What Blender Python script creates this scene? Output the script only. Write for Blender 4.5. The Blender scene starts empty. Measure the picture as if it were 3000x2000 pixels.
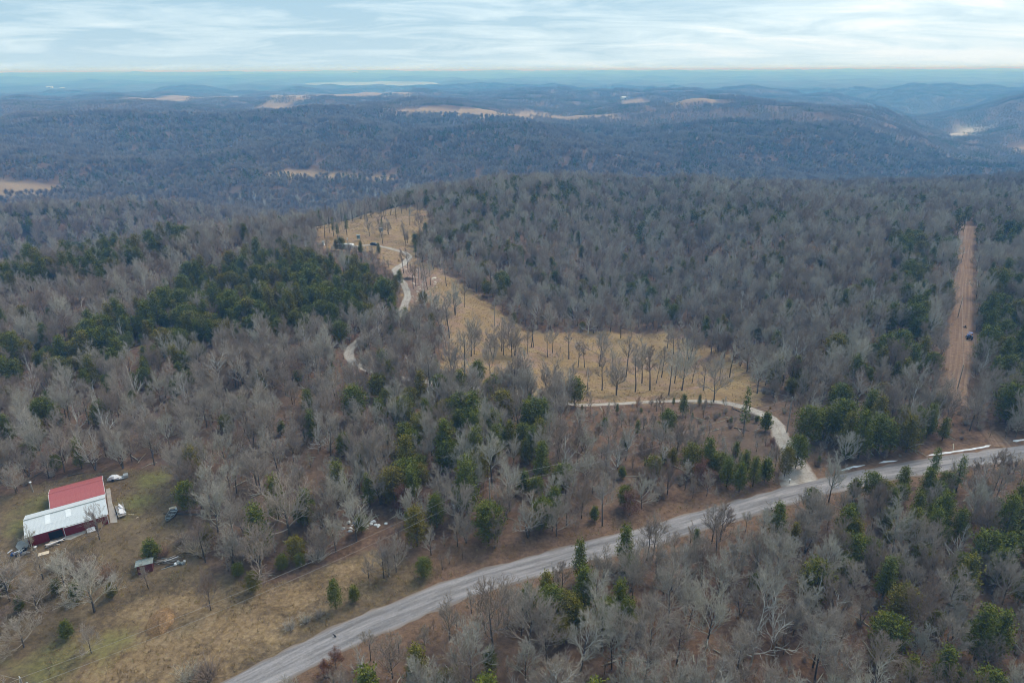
import bpy, math, random
import numpy as np
from mathutils import Vector, Matrix, Euler

R = math.radians
scene = bpy.context.scene
COL = scene.collection

# ------------------------------------------------------------------ camera
CAM_H = 90.0
PITCH = R(21.7)
ROLL = R(-0.22)
cam_data = bpy.data.cameras.new('camera')
cam_data.sensor_width = 36.0
cam_data.lens = 24.0
cam_data.clip_start = 1.0
cam_data.clip_end = 60000.0
cam = bpy.data.objects.new('camera', cam_data)
COL.objects.link(cam)
cam.location = (0, 0, CAM_H)
cam.rotation_euler = (Matrix.Rotation(math.pi / 2 - PITCH, 3, 'X') @ Matrix.Rotation(ROLL, 3, 'Z')).to_euler()
scene.camera = cam

# ------------------------------------------------------------------ sky, sun, exposure
SUN_ELEV, SUN_AZ = R(50), R(40)          # azimuth clockwise from +Y
SKY_STRENGTH = 0.10
world = bpy.data.worlds.new('World')
scene.world = world
world.use_nodes = True
wn, wl = world.node_tree.nodes, world.node_tree.links
wn.clear()


def wnode(t, **kw):
    n = wn.new(t)
    for k, v in kw.items():
        setattr(n, k, v)
    return n


w_out = wnode('ShaderNodeOutputWorld')
w_bg = wnode('ShaderNodeBackground')
w_bg.inputs['Strength'].default_value = SKY_STRENGTH
w_sky = wnode('ShaderNodeTexSky', sky_type='NISHITA', sun_disc=False, sun_elevation=SUN_ELEV, sun_rotation=SUN_AZ,
              altitude=300.0, air_density=1.0, dust_density=2.0, ozone_density=1.5)
w_tc = wnode('ShaderNodeTexCoord')
w_sep = wnode('ShaderNodeSeparateXYZ')
wl.new(w_tc.outputs['Generated'], w_sep.inputs[0])


def wmath(op, a, b=None, clamp=False):
    n = wnode('ShaderNodeMath', operation=op, use_clamp=clamp)
    for i, v in enumerate((a, b)):
        if v is None:
            continue
        if isinstance(v, (int, float)):
            n.inputs[i].default_value = v
        else:
            wl.new(v, n.inputs[i])
    return n.outputs[0]


# a sheet of layered stratus at constant height: direction / (z + small)
w_z = wmath('ADD', wmath('MAXIMUM', w_sep.outputs['Z'], 0.0), 0.12)
w_px = wmath('DIVIDE', w_sep.outputs['X'], w_z)
w_py = wmath('DIVIDE', w_sep.outputs['Y'], w_z)
w_cmb = wnode('ShaderNodeCombineXYZ')
wl.new(w_px, w_cmb.inputs[0]); wl.new(w_py, w_cmb.inputs[1])
w_n1 = wnode('ShaderNodeTexNoise')
w_n1.inputs['Scale'].default_value = 1.3
w_n1.inputs['Detail'].default_value = 9.0
w_n1.inputs['Roughness'].default_value = 0.62
w_n1.inputs['Distortion'].default_value = 0.55
w_map = wnode('ShaderNodeMapping')
w_map.inputs['Location'].default_value = (3.1, 7.4, 0.0)
w_map.inputs['Scale'].default_value = (0.65, 1.0, 1.0)
w_map.inputs['Rotation'].default_value = (0, 0, R(12))
wl.new(w_cmb.outputs[0], w_map.inputs[0]); wl.new(w_map.outputs[0], w_n1.inputs['Vector'])
w_n2 = wnode('ShaderNodeTexNoise')
w_n2.inputs['Scale'].default_value = 0.3
w_n2.inputs['Detail'].default_value = 3.0
wl.new(w_map.outputs[0], w_n2.inputs['Vector'])
w_mixn = wmath('ADD', wmath('MULTIPLY', w_n1.outputs['Fac'], 0.62), wmath('MULTIPLY', w_n2.outputs['Fac'], 0.38))
# the cloud sheet is thinner towards the west, so the veil brightens towards the sun
w_side = wmath('MULTIPLY', w_sep.outputs['X'], 0.13)
w_cov = wmath('ADD', w_mixn, w_side)
w_ramp = wnode('ShaderNodeValToRGB')
w_ramp.color_ramp.elements[0].position = 0.42
w_ramp.color_ramp.elements[0].color = (2.3, 3.7, 4.75, 1)
w_ramp.color_ramp.elements[1].position = 0.63
w_ramp.color_ramp.elements[1].color = (6.2, 6.4, 6.5, 1)
e = w_ramp.color_ramp.elements.new(0.54)
e.color = (4.3, 5.4, 6.0, 1)
wl.new(w_cov, w_ramp.inputs[0])
w_mix = wnode('ShaderNodeMix', data_type='RGBA')
w_mix.inputs['Factor'].default_value = 0.86
wl.new(w_sky.outputs[0], w_mix.inputs['A'])
wl.new(w_ramp.outputs[0], w_mix.inputs['B'])
# the veil pales evenly towards the horizon all round
w_h = wmath('POWER', wmath('SUBTRACT', 1.0, wmath('MAXIMUM', w_sep.outputs['Z'], 0.0)), 22.0)
w_mix2 = wnode('ShaderNodeMix', data_type='RGBA')
wl.new(wmath('MULTIPLY', w_h, 0.65), w_mix2.inputs['Factor'])
wl.new(w_mix.outputs['Result'], w_mix2.inputs['A'])
w_mix2.inputs['B'].default_value = (4.3, 5.4, 6.0, 1)
wl.new(w_mix2.outputs['Result'], w_bg.inputs['Color'])
wl.new(w_bg.outputs[0], w_out.inputs['Surface'])

sun_data = bpy.data.lights.new('sun', 'SUN')
sun_data.energy = 1.5
sun_data.angle = R(25)
sun_data.color = (1.0, 0.92, 0.80)
sun = bpy.data.objects.new('sun', sun_data)
COL.objects.link(sun)
_sd = Vector((math.cos(SUN_ELEV) * math.sin(SUN_AZ), math.cos(SUN_ELEV) * math.cos(SUN_AZ), math.sin(SUN_ELEV)))
sun.rotation_euler = _sd.to_track_quat('Z', 'Y').to_euler()
sun.location = (0, 0, 300)

scene.view_settings.view_transform = 'Standard'
scene.view_settings.look = 'None'
scene.view_settings.exposure = 0.74
scene.view_settings.gamma = 1.0
scene.view_settings.use_curve_mapping = False
scene.render.engine = 'CYCLES'
cy = scene.cycles
cy.max_bounces = 3
cy.diffuse_bounces = 2
cy.glossy_bounces = 1
cy.transmission_bounces = 2
cy.volume_bounces = 1
cy.transparent_max_bounces = 8
cy.use_denoising = True
try:
    cy.denoiser = 'OPENIMAGEDENOISE'
    cy.denoising_prefilter = 'ACCURATE'
except Exception:
    pass
cy.use_adaptive_sampling = True
cy.adaptive_threshold = 0.02
cy.adaptive_min_samples = 40
cy.sample_clamp_indirect = 4.0
cy.pixel_filter_type = 'BLACKMAN_HARRIS'
cy.filter_width = 1.0

# ------------------------------------------------------------------ noise and terrain
_rs = np.random.RandomState(7)
_perm = _rs.permutation(512)
_ga = _rs.rand(512) * 2 * np.pi
_gx, _gy = np.cos(_ga), np.sin(_ga)


def noise2(x, y, seed=0):
    x = np.asarray(x, float) + seed * 17.31
    y = np.asarray(y, float) + seed * 9.73
    xi, yi = np.floor(x).astype(int), np.floor(y).astype(int)
    fx, fy = x - xi, y - yi
    u = fx * fx * fx * (fx * (fx * 6 - 15) + 10)
    v = fy * fy * fy * (fy * (fy * 6 - 15) + 10)

    def g(ix, iy, dx, dy):
        k = _perm[(_perm[ix & 511] + iy) & 511]
        return _gx[k] * dx + _gy[k] * dy
    a = g(xi, yi, fx, fy); b = g(xi + 1, yi, fx - 1, fy)
    c = g(xi, yi + 1, fx, fy - 1); d = g(xi + 1, yi + 1, fx - 1, fy - 1)
    return (a + u * (b - a) + v * ((c + u * (d - c)) - (a + u * (b - a)))) * 1.5


def fbm(x, y, o=4, seed=0):
    s, a, f = 0.0, 1.0, 1.0
    for i in range(o):
        s = s + a * noise2(x * f, y * f, seed + i)
        a *= 0.5; f *= 2.03
    return s


def smooth(a, b, x):
    t = np.clip((x - a) / (b - a), 0, 1)
    return t * t * (3 - 2 * t)


def pl_dist(x, y, pts):
    """distance to a polyline, for arrays"""
    best = np.full(np.shape(x), 1e18)
    for (ax, ay), (bx, by) in zip(pts[:-1], pts[1:]):
        dx, dy = bx - ax, by - ay
        t = np.clip(((x - ax) * dx + (y - ay) * dy) / (dx * dx + dy * dy), 0, 1)
        best = np.minimum(best, (x - ax - t * dx) ** 2 + (y - ay - t * dy) ** 2)
    return np.sqrt(best)


CREEK = [(-2600, 520), (-1300, 640), (-600, 800), (-150, 930), (350, 1000), (720, 1120), (1020, 1400), (1300, 1900), (1250, 2500), (1900, 3300), (1500, 5200)]
HOLLOW_W = [(-600, 200), (-400, 350), (-255, 540), (-200, 700), (-260, 860)]
RIDGE_W = [(-330, 170), (-215, 290), (-140, 400), (-70, 500), (10, 560)]
HOLLOW_M = [(40, 250), (62, 360), (90, 500), (130, 700), (200, 950)]
LAKE_C = (-1270.0, 7200.0)


def height(x, y):
    x = np.asarray(x, float); y = np.asarray(y, float)
    d = np.hypot(x, y)
    wob = 60 * fbm(x / 420, y / 420, 2, 3) * smooth(300, 700, d)
    a = 72 * np.exp(-(pl_dist(x + wob, y + wob, CREEK) / 240) ** 2)
    b = 56 * np.exp(-(pl_dist(x, y, HOLLOW_W) / 105) ** 2)
    c = 20 * np.exp(-(pl_dist(x, y, HOLLOW_M) / 62) ** 2)
    low = (a ** 4 + b ** 4 + c ** 4 + 1e-6) ** 0.25
    z = -low
    z = z + 7 * np.exp(-(pl_dist(x, y, RIDGE_W) / 45) ** 2)
    z = z + (0.5 + 2.0 * smooth(180, 420, d)) * fbm(x / 75, y / 75, 3, 11)
    z = z - 7 * smooth(330, 480, y) * smooth(0, -60, x) * (1 - smooth(700, 1000, d))
    z = z - 10 * smooth(300, 620, y) * smooth(100, 250, x) * (1 - smooth(900, 1300, d))
    z = z + 33 * smooth(850, 1400, d) * (fbm(x / 520, y / 430, 3, 23)) - 20 * smooth(900, 1400, d)
    z = z + 20 * smooth(1800, 4500, d) * fbm(x / 1700, y / 1300, 3, 31) - 16 * smooth(2200, 4500, d)
    # far ridges climb towards the skyline
    f = smooth(5000, 17000, d)
    z = z + f * (62 + 46 * fbm(x / 4200, y / 2100, 4, 41))
    # the lake basin
    q = ((x - LAKE_C[0]) / 620) ** 2 + ((y - LAKE_C[1]) / 1150) ** 2
    k = np.exp(-q ** 2)
    z = z * (1 - k) + k * (-38.0)
    return np.minimum(z, 93.0)


def hz(x, y):
    return float(height(x, y))


# ------------------------------------------------------------------ surveying: from a bearing in the photograph (3000 x 2000) to a place on the ground
_Rm = np.array(cam.rotation_euler.to_matrix())


def bearing(u, v):
    d = _Rm @ np.array([(u - 1500) / 2000.0, (1000 - v) / 2000.0, -1.0])
    return d


_T = 20.0 * 1.012 ** np.arange(0, 620)


def ground_at(u, v, lift=0.0):
    d = bearing(u, v)
    ts = _T
    for _ in range(3):
        below = CAM_H + d[2] * ts < height(d[0] * ts, d[1] * ts) + lift
        if not below.any():
            t = 30000.0
            break
        k = int(np.argmax(below))
        t = ts[k]
        ts = np.linspace(ts[max(k - 1, 0)], ts[k], 24)
    return (float(d[0] * t), float(d[1] * t))


def at_z(u, v, z):
    d = bearing(u, v)
    t = (z - CAM_H) / d[2]
    return (float(d[0] * t), float(d[1] * t))


def project(x, y, z):
    q = _Rm.T @ np.array([np.asarray(x), np.asarray(y), np.asarray(z) - CAM_H])
    return 1500 + 2000 * q[0] / -q[2], 1000 - 2000 * q[1] / -q[2], -q[2]


def poly(pts, lift=0.0):
    return np.array([ground_at(u, v, lift) for u, v in pts])


def inside(px, py, pg):
    px = np.asarray(px, float); py = np.asarray(py, float)
    r = np.zeros(px.shape, bool)
    n = len(pg)
    j = n - 1
    for i in range(n):
        xi, yi = pg[i]; xj, yj = pg[j]
        c = ((yi > py) != (yj > py)) & (px < (xj - xi) * (py - yi) / (yj - yi + 1e-12) + xi)
        r ^= c
        j = i
    return r


def sdist(px, py, pg):
    """signed distance, positive inside"""
    d = pl_dist(px, py, [tuple(p) for p in pg] + [tuple(pg[0])])
    return np.where(inside(px, py, pg), d, -d)


def spline(pts, step=1.5):
    pts = [np.array(p, float) for p in pts]
    P = [2 * pts[0] - pts[1]] + pts + [2 * pts[-1] - pts[-2]]
    out = []
    for i in range(1, len(P) - 2):
        p0, p1, p2, p3 = P[i - 1:i + 3]
        n = max(2, int(np.linalg.norm(p2 - p1) / step))
        for k in range(n):
            t = k / n
            out.append(0.5 * ((2 * p1) + (p2 - p0) * t + (2 * p0 - 5 * p1 + 4 * p2 - p3) * t * t + (3 * p1 - p0 - 3 * p2 + p3) * t ** 3))
    out.append(P[-2])
    return np.array(out)


# ------------------------------------------------------------------ places surveyed from the photograph
ROAD_L = spline([at_z(u, v, 0) for u, v in [(470, 2140), (600, 2070), (740, 1995), (880, 1925), (1050, 1845), (1180, 1795), (1305, 1742), (1440, 1697), (1560, 1662),
                (1710, 1620), (1880, 1575), (2050, 1524), (2150, 1497), (2300, 1452), (2450, 1413), (2560, 1389), (2800, 1350), (3000, 1321), (3250, 1288), (3600, 1250)]], 1.5)
DRIVE_L = spline([ground_at(u, v) for u, v in [(2362, 1432), (2343, 1405), (2333, 1362), (2315, 1324), (2288, 1278), (2277, 1248), (2254, 1225), (2218, 1207), (2172, 1191), (2114, 1179), (2058, 1175),
                 (1960, 1175), (1880, 1178), (1800, 1183), (1700, 1186), (1600, 1172), (1480, 1150), (1330, 1128), (1200, 1112), (1110, 1094), (1060, 1076), (1030, 1055), (1022, 1032), (1040, 1008),
                 (1091, 975), (1140, 942), (1176, 915), (1186, 890), (1194, 868), (1187, 841), (1168, 812), (1158, 790), (1184, 772), (1199, 753), (1187, 741), (1156, 732), (1125, 724), (1098, 718), (1068, 719), (1030, 725)]], 1.5)
TRACK_L = spline([ground_at(u, v) for u, v in [(2836, 662), (2832, 700), (2824, 780), (2820, 850), (2815, 933), (2812, 1000), (2808, 1060), (2800, 1110), (2798, 1152), (2800, 1185)]], 2.0)
TRACK_FOOT = spline([ground_at(u, v) for u, v in [(2905, 1262), (2925, 1282), (2950, 1312)]], 1.0)

CLEAR = poly([(926, 703), (926, 672), (991, 646), (1098, 620), (1183, 610), (1240, 614), (1270, 634), (1262, 676), (1206, 711), (1225, 757), (1313, 808), (1372, 848), (1420, 880), (1479, 926), (1555, 974), (1683, 972),
              (1853, 974), (1960, 976), (2040, 1008), (2140, 1045), (2200, 1105), (2230, 1190), (2120, 1180), (1960, 1174), (1768, 1180), (1661, 1175), (1555, 1160), (1440, 1132), (1300, 1105), (1285, 1086), (1322, 1009),
              (1305, 914), (1255, 893), (1205, 912), (1178, 912), (1190, 880), (1183, 837), (1160, 806), (1146, 780), (1125, 764), (1098, 738), (1030, 736), (961, 730)])
CAMP = poly([(926, 703), (926, 672), (991, 646), (1098, 620), (1183, 610), (1240, 614), (1270, 634), (1262, 676), (1206, 711), (1190, 740), (1098, 738), (1030, 736), (961, 730)])
ROCKY = poly([(1165, 780), (1205, 768), (1290, 806), (1295, 830), (1262, 850), (1245, 885), (1200, 905), (1186, 850)])
YARD = poly([(-250, 1500), (-80, 1455), (40, 1452), (130, 1405), (300, 1385), (480, 1368), (515, 1440), (530, 1480), (550, 1570), (585, 1640), (620, 1680), (760, 1715), (880, 1690), (1000, 1640), (1100, 1610),
             (1200, 1640), (1290, 1680), (1180, 1760), (1000, 1840), (820, 1920), (690, 2000), (500, 2120), (-300, 2120)])
VERGE = poly([(1100, 1610), (1300, 1575), (1460, 1590), (1620, 1570), (1800, 1520), (1960, 1475), (2120, 1440), (2260, 1405), (2330, 1420), (2100, 1490), (1850, 1560), (1600, 1635), (1400, 1690), (1240, 1750)])
BEND = poly([(1700, 1195), (2050, 1185), (2200, 1210), (2280, 1280), (2330, 1330), (2420, 1390), (2300, 1400), (2250, 1340), (2060, 1330), (1900, 1285), (1700, 1250)])
DUFF_SE = poly([(1280, 1790), (1420, 1745), (1500, 1725), (1490, 1800), (1380, 1850), (1180, 1890)])
FIELDS = [poly(p) for p in [
    [(-150, 535), (0, 528), (110, 531), (205, 545), (160, 566), (60, 582), (-150, 590)],
    [(775, 508), (850, 500), (1010, 506), (1200, 513), (1330, 512), (1200, 524), (1000, 524), (800, 522)],
    [(355, 292), (480, 282), (620, 281), (720, 280), (690, 292), (520, 300), (380, 302)],
    [(780, 282), (950, 275), (1140, 268), (1215, 272), (1200, 290), (1080, 284), (900, 290), (790, 294)],
    [(740, 312), (920, 310), (900, 322), (760, 322)],
    [(1100, 326), (1200, 320), (1360, 320), (1560, 325), (1830, 335), (1810, 346), (1580, 342), (1570, 358), (1440, 346), (1250, 338)],
    [(1810, 292), (1880, 291), (2120, 304), (2110, 311), (1960, 306), (1820, 302)],
    [(2930, 436), (3000, 424), (3160, 420), (3160, 452), (2990, 446)],
]]
GRAVEL_BAR = [poly(p) for p in [
    [(2750, 366), (2830, 362), (2890, 372), (2850, 388), (2862, 402), (2800, 410), (2760, 398), (2790, 384)],
]]


def zone(p, lift=8.0):
    return poly(p, lift)


CEDAR_Z = [
    (zone([(700, 740), (900, 720), (1090, 755), (1165, 800), (1180, 880), (1050, 910), (860, 945), (650, 950), (480, 990), (350, 1035), (150, 1055), (-100, 1090), (-100, 1010), (180, 960), (400, 880), (560, 780)]), 0.92),
    (zone([(-200, 620), (300, 560), (560, 540), (1000, 525), (1500, 505), (1860, 478), (1700, 530), (1300, 552), (900, 580), (500, 720), (200, 800), (-200, 830)]), 0.60),
    (zone([(2590, 640), (2740, 600), (2800, 680), (2700, 800), (2790, 980), (2760, 1130), (2600, 1130), (2470, 1070), (2350, 1050), (2480, 1000), (2600, 960), (2640, 800)]), 0.62),
    (zone([(2870, 780), (3100, 750), (3150, 1250), (2880, 1150)]), 0.62),
    (zone([(2330, 1235), (2600, 1215), (2890, 1225), (2880, 1300), (2420, 1345)], 4), 0.85),
    (zone([(1150, 1290), (1580, 1320), (1560, 1470), (1150, 1430)]), 0.68),
    (zone([(1020, 1130), (1700, 1180), (1690, 1240), (1050, 1210)]), 0.55),
    (zone([(2480, 1400), (3150, 1370), (3150, 2100), (2620, 2100), (2500, 1700)]), 0.5),
    (zone([(1050, 1830), (1500, 1850), (1450, 2100), (800, 2100)]), 0.5),
    (zone([(1940, 1280), (2250, 1270), (2270, 1440), (2060, 1450)]), 0.7),
    (zone([(480, 1480), (760, 1420), (1150, 1440), (1150, 1600), (800, 1660), (600, 1650)]), 0.32),
    (zone([(1380, 1330), (1950, 1330), (1950, 1440), (1600, 1500), (1400, 1480)]), 0.28),
    (zone([(2250, 480), (2450, 500), (2420, 560), (2250, 560)]), 0.6),
    (zone([(700, 425), (1050, 455), (1000, 500), (760, 500)]), 0.6),
    (zone([(1650, 405), (2000, 410), (1980, 480), (1560, 470)]), 0.55),
    (zone([(100, 430), (500, 440), (520, 500), (150, 490)]), 0.55),
]

# ------------------------------------------------------------------ mesh helpers
class MB:
    """collects faces of one part"""

    def __init__(self):
        self.v, self.f, self.m = [], [], []

    def add(self, vs, fs, mi=0):
        o = len(self.v)
        self.v.extend(tuple(p) for p in vs)
        for f in fs:
            self.f.append(tuple(i + o for i in f))
            self.m.append(mi)
        return self

    def box(self, c, s, rz=0.0, mi=0, rx=0.0, ry=0.0):
        M = Euler((rx, ry, rz)).to_matrix()
        vs = []
        for dz in (-.5, .5):
            for dx, dy in ((-.5, -.5), (.5, -.5), (.5, .5), (-.5, .5)):
                vs.append(M @ Vector((dx * s[0], dy * s[1], dz * s[2])) + Vector(c))
        return self.add(vs, [(3, 2, 1, 0), (4, 5, 6, 7), (0, 1, 5, 4), (1, 2, 6, 5), (2, 3, 7, 6), (3, 0, 4, 7)], mi)

    def prism(self, pts, d, mi=0):
        """pts: a closed outline of 3-D points, pushed along d"""
        n = len(pts)
        d = Vector(d)
        vs = [Vector(p) for p in pts] + [Vector(p) + d for p in pts]
        fs = [tuple(range(n - 1, -1, -1)), tuple(range(n, 2 * n))] + [(i, (i + 1) % n, n + (i + 1) % n, n + i) for i in range(n)]
        return self.add(vs, fs, mi)

    def tube(self, pts, rad, n=6, mi=0, cap=True):
        pts = [Vector(p) for p in pts]
        if isinstance(rad, (int, float)):
            rad = [rad] * len(pts)
        vs, fs = [], []
        t0 = (pts[1] - pts[0]).normalized()
        a = t0.cross(Vector((0.31, 0.2, 0.93)))
        if a.length < 1e-3:
            a = t0.cross(Vector((1, 0, 0)))
        a.normalize()
        for i, p in enumerate(pts):
            t = (pts[min(i + 1, len(pts) - 1)] - pts[max(i - 1, 0)]).normalized()
            a = (a - t * a.dot(t)).normalized()
            b = t.cross(a)
            for k in range(n):
                an = 2 * math.pi * k / n
                vs.append(p + (a * math.cos(an) + b * math.sin(an)) * rad[i])
        for i in range(len(pts) - 1):
            for k in range(n):
                k2 = (k + 1) % n
                fs.append((i * n + k, i * n + k2, (i + 1) * n + k2, (i + 1) * n + k))
        if cap:
            fs.append(tuple(range(n - 1, -1, -1)))
            fs.append(tuple((len(pts) - 1) * n + k for k in range(n)))
        return self.add(vs, fs, mi)

    def lathe(self, c, prof, n=12, mi=0, axis='Z'):
        """prof: (radius, height) pairs"""
        vs, fs = [], []
        for r, z in prof:
            for k in range(n):
                an = 2 * math.pi * k / n
                p = (r * math.cos(an), r * math.sin(an), z)
                if axis == 'Y':
                    p = (p[0], p[2], p[1])
                elif axis == 'X':
                    p = (p[2], p[0], p[1])
                vs.append((c[0] + p[0], c[1] + p[1], c[2] + p[2]))
        for i in range(len(prof) - 1):
            for k in range(n):
                k2 = (k + 1) % n
                fs.append((i * n + k, i * n + k2, (i + 1) * n + k2, (i + 1) * n + k))
        fs.append(tuple(range(n - 1, -1, -1)))
        fs.append(tuple((len(prof) - 1) * n + k for k in range(n)))
        return self.add(vs, fs, mi)

    def mesh(self, name, mats, smooth_=False):
        me = bpy.data.meshes.new(name)
        me.from_pydata(self.v, [], self.f)
        for m in (mats if isinstance(mats, (list, tuple)) else [mats]):
            me.materials.append(m)
        if any(self.m):
            me.polygons.foreach_set('material_index', self.m)
        if smooth_:
            me.polygons.foreach_set('use_smooth', [True] * len(me.polygons))
        me.update()
        return me

    def build(self, name, mats, parent=None, smooth_=False, kind=None):
        return link(name, self.mesh(name, mats, smooth_), parent, kind)


def link(name, data, parent=None, kind=None):
    o = bpy.data.objects.new(name, data)
    COL.objects.link(o)
    o.parent = parent
    if kind:
        o['kind'] = kind
    return o


def tag(o, label, cat, group=None):
    o['label'] = label
    o['category'] = cat
    if group:
        o['group'] = group
    return o


def thing(name, label, cat, loc, rz=0.0, group=None):
    o = bpy.data.objects.new(name, None)
    COL.objects.link(o)
    o.empty_display_size = 0.5
    o.location = loc
    o.rotation_euler = (0, 0, rz)
    return tag(o, label, cat, group)


# ------------------------------------------------------------------ materials
def mat(name, build, rough=0.85, spec=0.2):
    m = bpy.data.materials.new(name)
    m.use_nodes = True
    nt = m.node_tree
    nt.nodes.clear()
    out = nt.nodes.new('ShaderNodeOutputMaterial')
    bs = nt.nodes.new('ShaderNodeBsdfPrincipled')
    bs.inputs['Roughness'].default_value = rough
    bs.inputs['Specular IOR Level'].default_value = spec
    nt.links.new(bs.outputs[0], out.inputs['Surface'])
    build(NT(nt), bs)
    return m


class NT:
    def __init__(self, nt):
        self.nt, self.n, self.l = nt, nt.nodes, nt.links

    def put(self, sock, v):
        if isinstance(v, bpy.types.NodeSocket):
            self.l.new(v, sock)
        elif isinstance(v, (tuple, list)) and len(v) == 3 and sock.type == 'RGBA':
            sock.default_value = (*v, 1)
        else:
            sock.default_value = v

    def math(self, op, a, b=0.0, c=None, clamp=False):
        n = self.n.new('ShaderNodeMath')
        n.operation = op
        n.use_clamp = clamp
        self.put(n.inputs[0], a); self.put(n.inputs[1], b)
        if c is not None:
            self.put(n.inputs[2], c)
        return n.outputs[0]

    def pos(self):
        return self.n.new('ShaderNodeNewGeometry').outputs['Position']

    def obj(self):
        return self.n.new('ShaderNodeTexCoord').outputs['Object']

    def rnd(self):
        return self.n.new('ShaderNodeObjectInfo').outputs['Random']

    def attr(self, name):
        n = self.n.new('ShaderNodeAttribute')
        n.attribute_name = name
        return n.outputs['Fac']

    def map(self, vec, scale=(1, 1, 1), rot=(0, 0, 0)):
        n = self.n.new('ShaderNodeMapping')
        self.put(n.inputs['Vector'], vec)
        n.inputs['Scale'].default_value = scale
        n.inputs['Rotation'].default_value = rot
        return n.outputs[0]

    def noise(self, vec, scale, detail=3.0, rough=0.55, col=False, dist=0.0):
        n = self.n.new('ShaderNodeTexNoise')
        if vec is not None:
            self.put(n.inputs['Vector'], vec)
        n.inputs['Scale'].default_value = scale
        n.inputs['Detail'].default_value = detail
        n.inputs['Roughness'].default_value = rough
        n.inputs['Distortion'].default_value = dist
        return n.outputs['Color' if col else 'Fac']

    def ramp(self, fac, stops):
        n = self.n.new('ShaderNodeValToRGB')
        el = n.color_ramp.elements
        while len(el) < len(stops):
            el.new(0.5)
        for e_, (p, c) in zip(el, stops):
            e_.position = p
            e_.color = (*c, 1) if len(c) == 3 else c
        self.put(n.inputs[0], fac)
        return n.outputs[0]

    def rng(self, v, a, b, c=0.0, d=1.0):
        n = self.n.new('ShaderNodeMapRange')
        self.put(n.inputs[0], v)
        for i, q in enumerate((a, b, c, d)):
            n.inputs[i + 1].default_value = q
        return n.outputs[0]

    def mix(self, fac, a, b, mode='MIX'):
        n = self.n.new('ShaderNodeMix')
        n.data_type = 'RGBA'
        n.blend_type = mode
        self.put(n.inputs['Factor'], fac)
        self.put(n.inputs['A'], a)
        self.put(n.inputs['B'], b)
        return n.outputs['Result']

    def bump(self, h, strength=0.3, dist=0.1):
        n = self.n.new('ShaderNodeBump')
        n.inputs['Strength'].default_value = strength
        n.inputs['Distance'].default_value = dist
        self.put(n.inputs['Height'], h)
        return n.outputs[0]


def plain(name, col, var=0.18, scale=1.5, rough=0.8, spec=0.25, metal=0.0):
    def b(t, bs):
        n = t.noise(t.obj(), scale, 5, 0.65)
        lo = tuple(c * (1 - var) for c in col)
        hi = tuple(min(1, c * (1 + var)) for c in col)
        bs.inputs['Metallic'].default_value = metal
        t.put(bs.inputs['Base Color'], t.ramp(n, [(0.3, lo), (0.7, hi)]))
        t.put(bs.inputs['Normal'], t.bump(n, 0.15, 0.02))
    return mat(name, b, rough, spec)


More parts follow.
